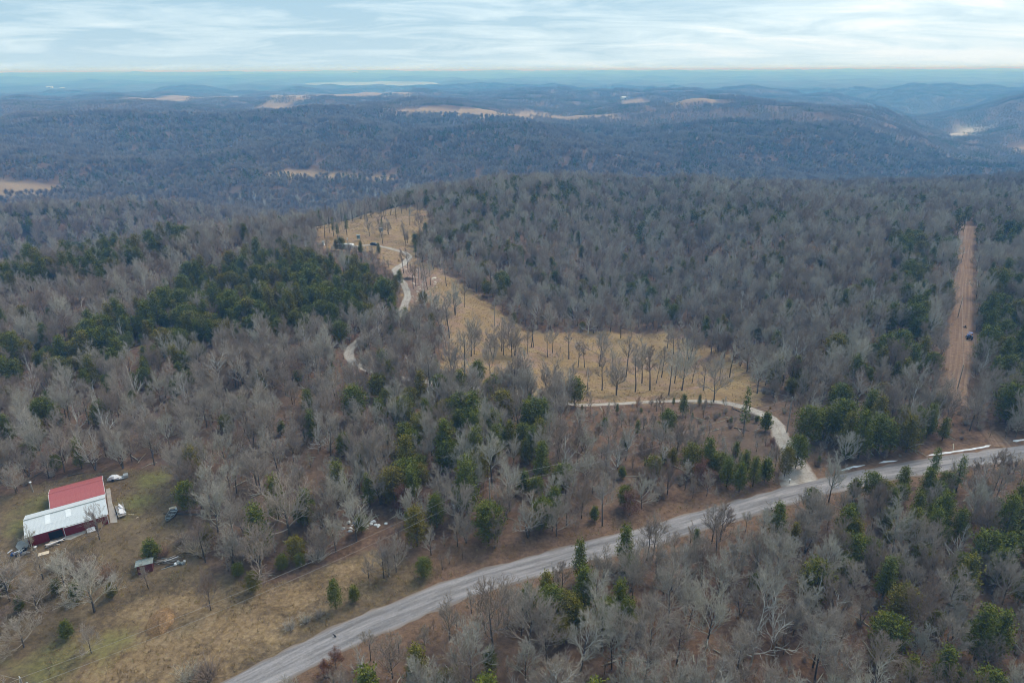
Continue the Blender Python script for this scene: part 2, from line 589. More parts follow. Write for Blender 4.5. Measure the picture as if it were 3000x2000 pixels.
def ground_mat(t, bs):
    p = t.pos()
    big = t.noise(p, 0.02, 4, 0.6)
    mid = t.noise(p, 0.16, 5, 0.65)
    fine = t.noise(p, 1.1, 6, 0.72)
    grit = t.noise(p, 4.5, 4, 0.7)
    # leaf litter under bare oaks
    litter = t.ramp(t.math('ADD', t.math('MULTIPLY', fine, 0.6), t.math('MULTIPLY', mid, 0.4)),
                    [(0.34, (0.055, 0.034, 0.024)), (0.46, (0.13, 0.078, 0.053)), (0.56, (0.20, 0.125, 0.083)), (0.70, (0.31, 0.215, 0.15))])
    litter = t.mix(t.rng(big, 0.42, 0.62), litter, t.mix(0.5, litter, (0.13, 0.105, 0.085)))
    litter = t.mix(t.rng(grit, 0.35, 0.8, 0, 0.55), litter, t.mix(0.7, litter, (0.05, 0.033, 0.026)))
    edge = t.math('ADD', t.math('MULTIPLY', t.math('SUBTRACT', mid, 0.5), 1.1), t.math('MULTIPLY', t.math('SUBTRACT', fine, 0.5), 0.5))

    def mask(name, lo=0.42, hi=0.58):
        return t.rng(t.math('ADD', t.attr(name), edge), lo, hi)
    # strokes of mown dead grass
    streak = t.noise(t.map(p, (0.5, 3.2, 1), (0, 0, R(-8))), 1.0, 6, 0.7)
    ygrass = t.ramp(t.math('ADD', t.math('MULTIPLY', streak, 0.55), t.math('MULTIPLY', mid, 0.45)),
                    [(0.30, (0.14, 0.088, 0.054)), (0.44, (0.24, 0.16, 0.085)), (0.56, (0.315, 0.225, 0.115)), (0.70, (0.40, 0.305, 0.175))])
    ybare = t.ramp(fine, [(0.3, (0.18, 0.105, 0.072)), (0.7, (0.40, 0.275, 0.205))])
    yfac = t.rng(t.noise(t.map(p, (1, 2.2, 1)), 0.075, 5, 0.62), 0.50, 0.64)
    ygrass = t.mix(yfac, ygrass, ybare)
    ygrass = t.mix(t.rng(t.noise(p, 0.035, 3), 0.52, 0.66, 0, 0.75), ygrass, t.mix(0.6, ygrass, (0.24, 0.15, 0.085)))
    # barnyard and roadside dead grass
    yard = t.ramp(t.math('ADD', t.math('MULTIPLY', fine, 0.6), t.math('MULTIPLY', mid, 0.4)),
                  [(0.30, (0.055, 0.040, 0.026)), (0.44, (0.115, 0.082, 0.051)), (0.58, (0.185, 0.135, 0.08)), (0.72, (0.27, 0.205, 0.125))])
    tan = t.ramp(t.math('ADD', t.math('MULTIPLY', fine, 0.65), t.math('MULTIPLY', mid, 0.35)),
                 [(0.30, (0.10, 0.062, 0.037)), (0.5, (0.235, 0.16, 0.088)), (0.70, (0.38, 0.28, 0.165))])
    green = t.ramp(fine, [(0.3, (0.085, 0.095, 0.030)), (0.7, (0.20, 0.20, 0.062))])
    duff = t.ramp(t.math('ADD', t.math('MULTIPLY', fine, 0.7), t.math('MULTIPLY', grit, 0.3)),
                  [(0.3, (0.075, 0.045, 0.030)), (0.52, (0.175, 0.11, 0.073)), (0.75, (0.29, 0.185, 0.12))])
    rock = t.ramp(t.math('ADD', t.math('MULTIPLY', fine, 0.5), t.math('MULTIPLY', grit, 0.5)),
                  [(0.3, (0.16, 0.10, 0.075)), (0.56, (0.28, 0.185, 0.14)), (0.66, (0.42, 0.34, 0.27))])
    field = t.ramp(t.noise(p, 0.02, 5, 0.6), [(0.3, (0.26, 0.18, 0.105)), (0.7, (0.38, 0.28, 0.175))])
    bar = t.ramp(t.noise(p, 0.03, 5, 0.6), [(0.3, (0.34, 0.30, 0.24)), (0.7, (0.58, 0.52, 0.43))])
    # far woods, beyond the last trees
    far = t.ramp(t.noise(p, 0.0035, 7, 0.66), [(0.36, (0.030, 0.042, 0.026)), (0.5, (0.085, 0.078, 0.066)), (0.7, (0.13, 0.118, 0.10))])
    c = t.mix(t.attr('far'), litter, far)
    c = t.mix(mask('verge'), c, duff)
    c = t.mix(mask('yard'), c, yard)
    c = t.mix(mask('tan', 0.35, 0.75), c, tan)
    c = t.mix(t.math('MULTIPLY', mask('green', 0.4, 0.9), 0.8), c, green)
    c = t.mix(mask('clear'), c, ygrass)
    c = t.mix(mask('rocky'), c, rock)
    c = t.mix(t.attr('field'), c, field)
    c = t.mix(t.attr('bar'), c, bar)
    t.put(bs.inputs['Base Color'], c)
    t.put(bs.inputs['Normal'], t.bump(t.math('ADD', fine, t.math('MULTIPLY', grit, 0.6)), 0.6, 0.25))


def road_mat(t, bs):
    u, v = t.attr('across'), t.attr('along')
    p = t.pos()
    cmb = t.n.new('ShaderNodeCombineXYZ')
    t.put(cmb.inputs[0], u); t.put(cmb.inputs[1], v)
    st = t.noise(t.map(cmb.outputs[0], (2.1, 0.045, 1)), 1.0, 6, 0.6)
    st2 = t.noise(t.map(cmb.outputs[0], (5.5, 0.12, 1)), 1.0, 5, 0.65)
    grit = t.noise(p, 3.0, 5, 0.75)
    f = t.math('ADD', t.math('ADD', t.math('MULTIPLY', st, 0.5), t.math('MULTIPLY', st2, 0.28)), t.math('MULTIPLY', grit, 0.22))
    c = t.ramp(f, [(0.34, (0.095, 0.088, 0.088)), (0.44, (0.19, 0.178, 0.18)), (0.52, (0.285, 0.265, 0.268)), (0.60, (0.37, 0.345, 0.345)), (0.72, (0.47, 0.445, 0.44))])
    au = t.math('ABSOLUTE', u)
    tr_ = t.math('SUBTRACT', 1.0, t.math('MULTIPLY', t.math('ABSOLUTE', t.math('SUBTRACT', au, 0.42)), 6.0), None, True)
    c = t.mix(t.math('MULTIPLY', tr_, t.rng(st, 0.35, 0.6, 0.5, 0.05)), c, t.mix(0.6, c, (0.13, 0.12, 0.12)))
    pt = t.rng(t.noise(t.map(cmb.outputs[0], (1.2, 0.16, 1)), 1.0, 3, 0.5), 0.56, 0.6)
    c = t.mix(t.math('MULTIPLY', pt, 0.5), c, t.mix(0.7, c, (0.17, 0.155, 0.15)))
    # damp, newer surface further along
    c = t.mix(t.rng(v, 170, 230, 0, 0.55), c, t.mix(0.75, c, (0.18, 0.175, 0.18)))
    e_ = t.rng(t.math('ADD', t.math('ABSOLUTE', u), t.math('MULTIPLY', t.math('SUBTRACT', grit, 0.5), 0.35)), 0.78, 1.0)
    c = t.mix(t.math('MULTIPLY', e_, 0.85), c, (0.20, 0.145, 0.105))
    t.put(bs.inputs['Base Color'], c)
    t.put(bs.inputs['Normal'], t.bump(grit, 0.4, 0.05))


def gravel_mat(t, bs):
    u, v = t.attr('across'), t.attr('along')
    p = t.pos()
    grit = t.noise(p, 2.2, 6, 0.75)
    blot = t.noise(p, 0.3, 4, 0.6)
    f = t.math('ADD', t.math('MULTIPLY', grit, 0.6), t.math('MULTIPLY', blot, 0.4))
    c = t.ramp(f, [(0.34, (0.20, 0.165, 0.14)), (0.48, (0.36, 0.325, 0.29)), (0.66, (0.52, 0.49, 0.45))])
    au = t.math('ABSOLUTE', u)
    e_ = t.rng(t.math('ADD', au, t.math('MULTIPLY', t.math('SUBTRACT', blot, 0.5), 0.9)), 0.72, 1.0)
    c = t.mix(e_, c, (0.20, 0.135, 0.095))
    mid = t.math('MULTIPLY', t.rng(t.math('ADD', au, t.math('MULTIPLY', t.math('SUBTRACT', grit, 0.5), 0.5)), 0.22, 0.0), 0.45)
    c = t.mix(mid, c, (0.27, 0.22, 0.17))
    t.put(bs.inputs['Base Color'], c)
    t.put(bs.inputs['Normal'], t.bump(grit, 0.5, 0.06))


def track_mat(t, bs):
    u, v = t.attr('across'), t.attr('along')
    p = t.pos()
    cmb = t.n.new('ShaderNodeCombineXYZ')
    t.put(cmb.inputs[0], u); t.put(cmb.inputs[1], v)
    st = t.noise(t.map(cmb.outputs[0], (6.0, 0.02, 1)), 1.0, 4, 0.6)
    cross = t.noise(t.map(cmb.outputs[0], (0.8, 1.4, 1)), 1.0, 4, 0.7)
    grit = t.noise(p, 1.2, 6, 0.75)
    f = t.math('ADD', t.math('ADD', t.math('MULTIPLY', st, 0.42), t.math('MULTIPLY', grit, 0.36)), t.math('MULTIPLY', cross, 0.22))
    c = t.ramp(f, [(0.34, (0.105, 0.064, 0.044)), (0.48, (0.20, 0.128, 0.088)), (0.58, (0.29, 0.20, 0.142)), (0.72, (0.42, 0.32, 0.235))])
    e_ = t.rng(t.math('ADD', t.math('ABSOLUTE', u), t.math('MULTIPLY', t.math('SUBTRACT', grit, 0.5), 0.8)), 0.72, 0.98)
    c = t.mix(e_, c, (0.135, 0.086, 0.062))
    t.put(bs.inputs['Base Color'], c)
    t.put(bs.inputs['Normal'], t.bump(grit, 0.6, 0.15))


def bark_dark(t, bs):
    n = t.noise(t.map(t.obj(), (1, 1, 0.25)), 6, 4, 0.65)
    c = t.ramp(n, [(0.3, (0.045, 0.038, 0.034)), (0.7, (0.13, 0.115, 0.102))])
    t.put(bs.inputs['Base Color'], t.mix(t.rng(t.rnd(), 0.0, 1.0, 0.0, 0.4), c, (0.17, 0.155, 0.14)))


def bark_pale(t, bs):
    r = t.rnd()
    c = t.ramp(r, [(0.0, (0.24, 0.18, 0.14)), (0.25, (0.33, 0.275, 0.225)), (0.45, (0.43, 0.38, 0.32)), (0.62, (0.31, 0.25, 0.205)), (0.8, (0.41, 0.39, 0.31)), (0.93, (0.54, 0.505, 0.445)), (1.0, (0.64, 0.62, 0.57))])
    n = t.noise(t.obj(), 1.4, 3, 0.6)
    t.put(bs.inputs['Base Color'], t.mix(t.rng(n, 0.35, 0.7, 0.0, 0.3), c, (0.20, 0.16, 0.13)))


def bark_white(t, bs):
    n = t.noise(t.obj(), 1.4, 3, 0.6)
    t.put(bs.inputs['Base Color'], t.ramp(n, [(0.3, (0.46, 0.44, 0.40)), (0.7, (0.68, 0.66, 0.61))]))


def twig_brown(t, bs):
    r = t.rnd()
    c = t.ramp(r, [(0.0, (0.25, 0.175, 0.13)), (0.3, (0.34, 0.27, 0.215)), (0.6, (0.41, 0.35, 0.29)), (0.85, (0.45, 0.405, 0.345)), (0.94, (0.42, 0.38, 0.29)), (1.0, (0.34, 0.205, 0.135))])
    t.put(bs.inputs['Base Color'], c)


def needle(dark, light, olive):
    def f(t, bs):
        r = t.rnd()
        n = t.noise(t.obj(), 0.9, 4, 0.6)
        c = t.ramp(n, [(0.3, dark), (0.68, light)])
        c = t.mix(t.rng(r, 0.55, 1.0, 0.0, 0.85), c, t.ramp(n, [(0.3, tuple(q * 0.6 for q in olive)), (0.7, olive)]))
        t.put(bs.inputs['Base Color'], c)
    return f


M = {}
M['ground'] = mat('ground_soil', ground_mat, 0.95, 0.1)
M['road'] = mat('road_chipseal', road_mat, 0.9, 0.15)
M['gravel'] = mat('driveway_gravel', gravel_mat, 0.95, 0.1)
M['track'] = mat('scraped_dirt', track_mat, 0.95, 0.1)
M['bark_dark'] = mat('bark_dark', bark_dark, 0.95, 0.1)
M['bark_pale'] = mat('bark_pale', bark_pale, 0.95, 0.1)
M['bark_white'] = mat('bark_white', bark_white, 0.9, 0.1)
M['twig'] = mat('twig_brown', twig_brown, 0.95, 0.1)
M['hill_twig_shaded'] = mat('hill_twig_shaded_brown', lambda t, bs: t.put(bs.inputs['Base Color'], t.ramp(t.rnd(), [(0.0, (0.20, 0.15, 0.125)), (0.5, (0.275, 0.225, 0.19)), (1.0, (0.34, 0.29, 0.245))])), 0.95, 0.1)  # darker copy of the twig brown; shade between far crowns put into the colour
M['cedar'] = mat('cedar_foliage', needle((0.062, 0.074, 0.009), (0.17, 0.18, 0.022), (0.23, 0.175, 0.028)), 0.8, 0.15)
M['pine'] = mat('pine_foliage', needle((0.06, 0.08, 0.018), (0.16, 0.19, 0.04), (0.19, 0.19, 0.04)), 0.8, 0.15)
M['yellow'] = mat('yellow_foliage', needle((0.10, 0.085, 0.014), (0.24, 0.19, 0.035), (0.24, 0.17, 0.03)), 0.8, 0.15)
M['russet'] = mat('russet_leaves', needle((0.085, 0.034, 0.020), (0.23, 0.095, 0.055), (0.21, 0.11, 0.06)), 0.85, 0.15)

# ------------------------------------------------------------------ the ground, one sheet to the skyline


def spread(fine_lo, fine_hi, step, lo, hi, grow=1.042):
    a = list(np.arange(fine_lo, fine_hi + step * 0.5, step))
    s, q = step, a[-1]
    while q < hi:
        s *= grow; q += s; a.append(q)
    s, q = step, a[0]
    pre = []
    while q > lo:
        s *= grow; q -= s; pre.append(q)
    return np.array(pre[::-1] + a)


gx = spread(-190, 250, 2.0, -26000, 26000)
gy = spread(40, 430, 2.0, -1500, 27000)
X, Y = np.meshgrid(gx, gy)
Z = height(X, Y)
nx, ny = len(gx), len(gy)
co = np.stack([X.ravel(), Y.ravel(), Z.ravel()], 1)
ii = (np.arange(ny - 1)[:, None] * nx + np.arange(nx - 1)[None, :]).ravel()
quads = np.stack([ii, ii + 1, ii + nx + 1, ii + nx], 1)


def grid_mesh(name, co, quads, mats):
    me = bpy.data.meshes.new(name)
    me.vertices.add(len(co)); me.vertices.foreach_set('co', co.astype(np.float32).ravel())
    me.loops.add(len(quads) * 4); me.loops.foreach_set('vertex_index', quads.astype(np.int32).ravel())
    me.polygons.add(len(quads)); me.polygons.foreach_set('loop_start', np.arange(len(quads), dtype=np.int32) * 4)
    me.polygons.foreach_set('use_smooth', np.ones(len(quads), bool))
    for m in mats:
        me.materials.append(m)
    me.update(calc_edges=True)
    return me


def fattr(me, name, vals):
    a = me.attributes.new(name, 'FLOAT', 'POINT')
    a.data.foreach_set('value', np.asarray(vals, np.float32).ravel())


gm = grid_mesh('ground', co, quads, [M['ground']])
fx, fy = X.ravel(), Y.ravel()
fd = np.hypot(fx, fy)
near = (fd < 700) & (fy > 0)


def soft(pg, w):
    r = np.zeros(fx.shape)
    r[near] = np.clip(0.5 + sdist(fx[near], fy[near], pg) / (2 * w), 0, 1)
    return r


fattr(gm, 'clear', soft(CLEAR, 9.0) * 1.1 - 0.02)
fattr(gm, 'rocky', soft(ROCKY, 5.0) - 0.12)
yard = soft(YARD, 4.0)
fattr(gm, 'yard', yard * 1.2 - 0.1)
road_d = np.full(fx.shape, 1e3)
road_d[near] = pl_dist(fx[near], fy[near], [tuple(p) for p in ROAD_L[::3]])
verge = np.maximum(np.maximum(soft(VERGE, 4.0), soft(DUFF_SE, 4.0)), np.clip(1.3 - road_d / 9.0, 0, 1))
fattr(gm, 'verge', verge)
# the pale hay-coloured slope by the road, and the green patches round the barn
tan_c = [(ground_at(520, 1850), 16), (ground_at(330, 1930), 12), (ground_at(860, 1740), 10), (ground_at(700, 1820), 12), (ground_at(1000, 1690), 9), (ground_at(560, 1950), 12)]
tan = np.zeros(fx.shape)
for (cx, cy_), w in tan_c:
    tan = np.maximum(tan, np.exp(-(((fx - cx) ** 2 + (fy - cy_) ** 2) / w ** 2)))
fattr(gm, 'tan', tan * 0.8 * np.clip(yard + verge, 0, 1))
gr_c = [(ground_at(400, 1475), 7), (ground_at(110, 1480), 7), (ground_at(60, 1540), 5), (ground_at(440, 1405), 7), (ground_at(150, 1950), 8), (ground_at(320, 1890), 7)]
gr = np.zeros(fx.shape)
for (cx, cy_), w in gr_c:
    gr = np.maximum(gr, np.exp(-(((fx - cx) ** 2 + (fy - cy_) ** 2) / w ** 2)))
fattr(gm, 'green', gr * 0.8)
fld = np.zeros(fx.shape)
for pg in FIELDS:
    fld = np.maximum(fld, inside(fx + 6 * noise2(fx / 30, fy / 30), fy, pg).astype(float))
fattr(gm, 'field', fld)
bar = np.zeros(fx.shape)
for pg in GRAVEL_BAR:
    bar = np.maximum(bar, inside(fx, fy, pg).astype(float))
fattr(gm, 'bar', bar)
fattr(gm, 'far', smooth(3600, 4800, fd))
ground = link('ground', gm, kind='structure')


def ribbon(name, line, half, m, lift, nseg=8, rag=0.25, crown=0.05, seed=0):
    line = np.asarray(line)
    d = np.gradient(line, axis=0)
    d /= np.linalg.norm(d, axis=1)[:, None]
    nrm = np.stack([-d[:, 1], d[:, 0]], 1)
    s = np.concatenate([[0], np.cumsum(np.linalg.norm(np.diff(line, axis=0), axis=1))])
    half = np.interp(np.linspace(0, 1, len(line)), np.linspace(0, 1, len(half)), half) if isinstance(half, (list, tuple)) else np.full(len(line), half)
    us = np.linspace(-1, 1, nseg + 1)
    P, A, L = [], [], []
    for u in us:
        w = half * u
        w = w + (np.sign(u) if abs(u) > 0.99 else 0) * rag * (noise2(s / 5.0, s * 0 + u * 7 + seed) + 0.6 * noise2(s / 1.7, s * 0 + u * 3 + seed))
        q = line + nrm * w[:, None]
        z = height(q[:, 0], q[:, 1]) + lift + crown * (1 - u * u) - (0.07 if abs(u) > 0.99 else 0)
        P.append(np.column_stack([q, z])); A.append(np.full(len(line), u)); L.append(s)
    P, A, L = np.stack(P, 1), np.stack(A, 1), np.stack(L, 1)
    n, k = P.shape[0], P.shape[1]
    i0 = (np.arange(n - 1)[:, None] * k + np.arange(k - 1)[None, :]).ravel()
    me = grid_mesh(name, P.reshape(-1, 3), np.stack([i0, i0 + k, i0 + k + 1, i0 + 1], 1), [m])
    fattr(me, 'across', A); fattr(me, 'along', L)
    return link(name, me, kind='structure')


ribbon('road', ROAD_L, 3.2, M['road'], 0.10, 10, 0.6, 0.08)
n_d = len(DRIVE_L)
half_d = [5.5, 3.4, 2.6, 2.3, 2.2] + [1.75] * 14 + [1.8] * 20
ribbon('driveway', DRIVE_L, half_d, M['gravel'], 0.07, 8, 0.35, 0.04, 5)
ribbon('dirt_track', TRACK_L, [4.4, 4.3, 4.2, 4.2, 4.3, 4.4, 4.4, 4.2, 3.6], M['track'], 0.06, 8, 0.7, 0.03, 9)


ribbon('dirt_patch', TRACK_FOOT, [3.0, 3.6, 4.4], M['track'], 0.06, 8, 0.8, 0.03, 13)


def sheet(name, pg, z, m):
    mb = MB()
    mb.add([(x, y, z) for x, y in pg], [tuple(range(len(pg)))])
    return mb.build(name, m, kind='structure')


def water_m(t, bs):
    n = t.noise(t.pos(), 0.02, 4, 0.6)
    t.put(bs.inputs['Base Color'], t.ramp(n, [(0.3, (0.05, 0.075, 0.085)), (0.7, (0.08, 0.11, 0.12))]))
    t.put(bs.inputs['Normal'], t.bump(n, 0.08, 1.0))


M['water'] = mat('lake_water', water_m, 0.12, 0.5)
sheet('lake', [(LAKE_C[0] + 760 * math.cos(a) * (1 + .15 * math.sin(3 * a)), LAKE_C[1] + 1400 * math.sin(a)) for a in np.linspace(0, 2 * math.pi, 40)[:-1]], -31.0, M['water'])

# ------------------------------------------------------------------ trees: forms grown once, then planted one by one


def perp(d, rng):
    a = Vector((rng.gauss(0, 1), rng.gauss(0, 1), rng.gauss(0, 1)))
    a = a - d * a.dot(d)
    return a.normalized()


def limb(mb, p, d, L, r0, r1, n, sides, rng, up=0.15, wob=0.18, mi=0):
    """one bent, tapering branch; returns its points, directions"""
    pts, rad = [p.copy()], [r0]
    q, dd = p.copy(), d.normalized()
    dirs = [dd.copy()]
    for i in range(n):
        dd = (dd + perp(dd, rng) * rng.uniform(0, wob) + Vector((0, 0, up / n * 2))).normalized()
        q = q + dd * (L / n)
        pts.append(q.copy()); dirs.append(dd.copy())
        rad.append(r0 + (r1 - r0) * (i + 1) / n)
    if sides == 1:
        # finest twigs: a three-sided spike per twig
        t = dirs[0]
        a = perp(t, rng); b = t.cross(a)
        base = [pts[0] + (a * math.cos(k * 2.094) + b * math.sin(k * 2.094)) * r0 for k in range(3)]
        mb.add(base + [pts[-1]], [(0, 1, 3), (1, 2, 3), (2, 0, 3)], mi)
    else:
        mb.tube(pts, rad, sides, mi, cap=False)
    return pts, dirs


def bare_tree(seed, H=14.0, spread_=1.0, clear=0.36, dens=1.0, twr=0.016, levels=4, nl=9, lean=0.0, pole=False, leafy=0):
    """trunk and crown of a leafless hardwood; levels sets how far the branching is carried"""
    rng = random.Random(seed)
    tk, cr, lf = MB(), MB(), MB()
    r0 = 0.0135 * H + 0.03
    top = H * (0.78 if pole else rng.uniform(0.50, 0.60))
    pts, dirs = limb(tk, Vector((0, 0, -0.3)), Vector((lean, rng.uniform(-.04, .04), 1)), top + 0.3, r0, r0 * 0.36, 8, 6, rng, 0.1, 0.07)

    def along(P, D, t):
        k = min(int(t * (len(P) - 1)), len(P) - 2)
        f = t * (len(P) - 1) - k
        return P[k].lerp(P[k + 1], f), D[k].lerp(D[k + 1], f).normalized()

    def leaves(p):
        for _ in range(leafy):
            c = p + Vector((rng.gauss(0, .25), rng.gauss(0, .25), rng.gauss(0, .22)))
            a = perp(Vector((0, 0, 1)), rng) * rng.uniform(.10, .2)
            b = Vector((rng.gauss(0, 1), rng.gauss(0, 1), rng.gauss(0, 1))).normalized() * rng.uniform(.10, .2)
            lf.add([c, c + a, c + a * .5 + b], [(0, 1, 2)])

    def ramify(P, D, L, r, lev):
        cnt = {1: rng.randint(8, 10), 2: rng.randint(6, 8), 3: rng.randint(4, 6), 4: 3}[lev]
        cnt = max(2, int(round(cnt * dens)))
        for i in range(cnt):
            t = 0.22 + 0.78 * (i + rng.uniform(0.2, 0.95)) / cnt
            p, d = along(P, D, min(t, 1))
            ang = rng.uniform(0.45, 0.95)
            nd = (d * math.cos(ang) + perp(d, rng) * math.sin(ang) + Vector((0, 0, 0.12))).normalized()
            l2 = L * rng.uniform(0.36, 0.60) * (1.15 - 0.5 * t)
            l2 = max(l2, 0.5)
            last = lev + 1 >= levels
            rr = max(r * 0.58 * (1.05 - 0.4 * t), twr)
            if last:
                limb(cr, p, nd, max(l2, 0.5), max(twr * 1.15, 0.010), 0.003, 2, 1, rng, 0.2, 0.3, 1)
                if leafy:
                    leaves(p + nd * l2 * .6)
            else:
                P2, D2 = limb(cr, p, nd, l2, rr, max(rr * 0.4, twr * 0.6), 3, 3, rng, 0.22, 0.42)
                ramify(P2, D2, l2, rr, lev + 1)

    for i in range(nl):
        t = clear + (1 - clear) * (i + rng.uniform(0, 0.8)) / nl
        p, d = along(pts, dirs, min(t, 0.99))
        az = i * 2.4 + rng.uniform(-.5, .5)
        out = Vector((math.cos(az), math.sin(az), 0))
        tilt = (1.15 - 0.62 * (t - clear) / (1 - clear)) * rng.uniform(0.75, 1.12)
        nd = (out * math.sin(tilt) + Vector((0, 0, 1)) * math.cos(tilt)).normalized()
        L = H * spread_ * rng.uniform(0.36, 0.50) * (1.1 - 0.25 * t)
        r = r0 * rng.uniform(0.46, 0.66) * (1.1 - 0.45 * t)
        P, D = limb(cr, p, nd, L, r, max(r * 0.32, twr), 6, 4, rng, 0.42, 0.42)
        ramify(P, D, L, r, 1)
    # leader
    P, D = limb(cr, pts[-1], dirs[-1], H - top, r0 * 0.36, twr, 5, 4, rng, 0.2, 0.22)
    ramify(P, D, (H - top), r0 * 0.34, 1)
    return tk, cr, lf


def conifer(seed, H=7.0, W=3.6, n_br=70, sprays=34, size=0.30, shape='cedar', trunk_clear=0.10):
    """red cedar or pine: whorls of boughs, each carrying flat sprays of foliage"""
    rng = random.Random(seed)
    tk, cr = MB(), MB()
    limb(tk, Vector((0, 0, -0.2)), Vector((0, 0, 1)), H * 0.97 + 0.2, 0.016 * H + 0.03, 0.015, 6, 5, rng, 0.1, 0.05)
    for i in range(n_br):
        t = trunk_clear + (0.985 - trunk_clear) * (i + rng.random()) / n_br
        az = i * 2.39996 + rng.uniform(-.3, .3)
        if shape == 'cedar':
            prof = (1 - t) ** 0.72 * (0.35 + 0.65 * min(1, (t - trunk_clear) / 0.16 + 0.15))
        elif shape == 'round':
            prof = math.sin(math.pi * min(1, max(0.0, t * 0.86 + 0.12))) ** 0.7
        else:
            prof = (1 - t) ** 0.6 * 0.9
        L = W * 0.5 * prof * rng.uniform(0.62, 1.18) + 0.12
        out = Vector((math.cos(az), math.sin(az), rng.uniform(0.15, 0.75) if shape != 'pine' else rng.uniform(-.15, .35)))
        p0 = Vector((0, 0, t * H))
        out.normalize()
        tip = p0 + out * L
        if L > 0.5:
            limb(tk, p0, out, L * 0.85, 0.03, 0.01, 1, 3, rng, 0.0, 0.0)
        k = max(6, int(sprays * (0.35 + L / (W * 0.5))))
        lob = rng.uniform(0.16, 0.30) * W * 0.5 + 0.12
        for _ in range(k):
            f = rng.uniform(0.25, 1.0) ** 0.6
            c = p0.lerp(tip, f) + Vector((rng.gauss(0, 1), rng.gauss(0, 1), rng.gauss(0, 0.8))) * lob * 0.62
            d = (out * 0.8 + Vector((rng.gauss(0, .55), rng.gauss(0, .55), rng.gauss(0.35, .5)))).normalized()
            s = size * rng.uniform(0.6, 1.35)
            a = (perp(d, rng) * 0.45 + Vector((-d.y, d.x, 0))).normalized() * s * 0.46
            cr.add([c - a, c + a, c + d * s], [(0, 1, 2)])
    return tk, cr


def joined(name, parts):
    mb = MB()
    mats = []
    for src, m in parts:
        ms = m if isinstance(m, list) else [m]
        for q in ms:
            if q not in mats:
                mats.append(q)
        o = len(mb.v)
        mb.v.extend(src.v)
        mb.f.extend(tuple(i + o for i in f) for f in src.f)
        mb.m.extend(mats.index(ms[k]) if k < len(ms) else mats.index(ms[-1]) for k in src.m)
    return mb.mesh(name, mats)


rngT = random.Random(5)
OAKS = []       # (trunk mesh, crown mesh, joined mesh, height)
oak_specs = [dict(H=12, spread_=1.0), dict(H=13, spread_=0.95, clear=0.36), dict(H=11.5, spread_=1.15, clear=0.28), dict(H=14, spread_=0.85, clear=0.42, nl=10),
             dict(H=11.5, spread_=1.25, clear=0.26, nl=10), dict(H=13.5, spread_=0.75, clear=0.45, nl=9, pole=True), dict(H=12.5, spread_=1.0, clear=0.34, lean=0.10), dict(H=10, spread_=1.0, clear=0.3, nl=8)]
for i, s in enumerate(oak_specs):
    tk, cr, _ = bare_tree(100 + i, twr=0.015, **s)
    OAKS.append((tk.mesh('trunk', M['bark_dark']), cr.mesh('crown', [M['bark_pale'], M['twig']]), joined('bare_oak', [(tk, M['bark_dark']), (cr, [M['bark_pale'], M['twig']])]), s['H']))
# forked and many-stemmed trees, and a half-dead one
for i, (ha, hb, la, lb, sp) in enumerate([(11, 9.5, 0.22, -0.26, 0.8), (12.5, 11, -0.16, 0.24, 0.75), (9, 8, 0.34, -0.2, 0.95)]):
    t1, c1, _ = bare_tree(120 + i, H=ha, spread_=sp, clear=0.34, nl=7, lean=la, twr=0.015)
    t2, c2, _ = bare_tree(130 + i, H=hb, spread_=sp, clear=0.30, nl=7, lean=lb, twr=0.015, dens=0.9)
    for a_, b_ in ((t1, t2), (c1, c2)):
        o_ = len(a_.v)
        a_.v.extend(b_.v); a_.f.extend(tuple(q + o_ for q in f) for f in b_.f); a_.m.extend(b_.m)
    OAKS.append((t1.mesh('trunk', M['bark_dark']), c1.mesh('crown', [M['bark_pale'], M['twig']]), joined('bare_oak', [(t1, M['bark_dark']), (c1, [M['bark_pale'], M['twig']])]), ha))
tk, cr, _ = bare_tree(139, H=13, spread_=0.7, clear=0.25, nl=8, twr=0.02, levels=3, dens=0.7, lean=-0.08)
OAKS.append((tk.mesh('trunk', M['bark_pale']), cr.mesh('crown', [M['bark_white'], M['bark_pale']]), joined('bare_oak', [(tk, M['bark_pale']), (cr, [M['bark_white'], M['bark_pale']])]), 13))
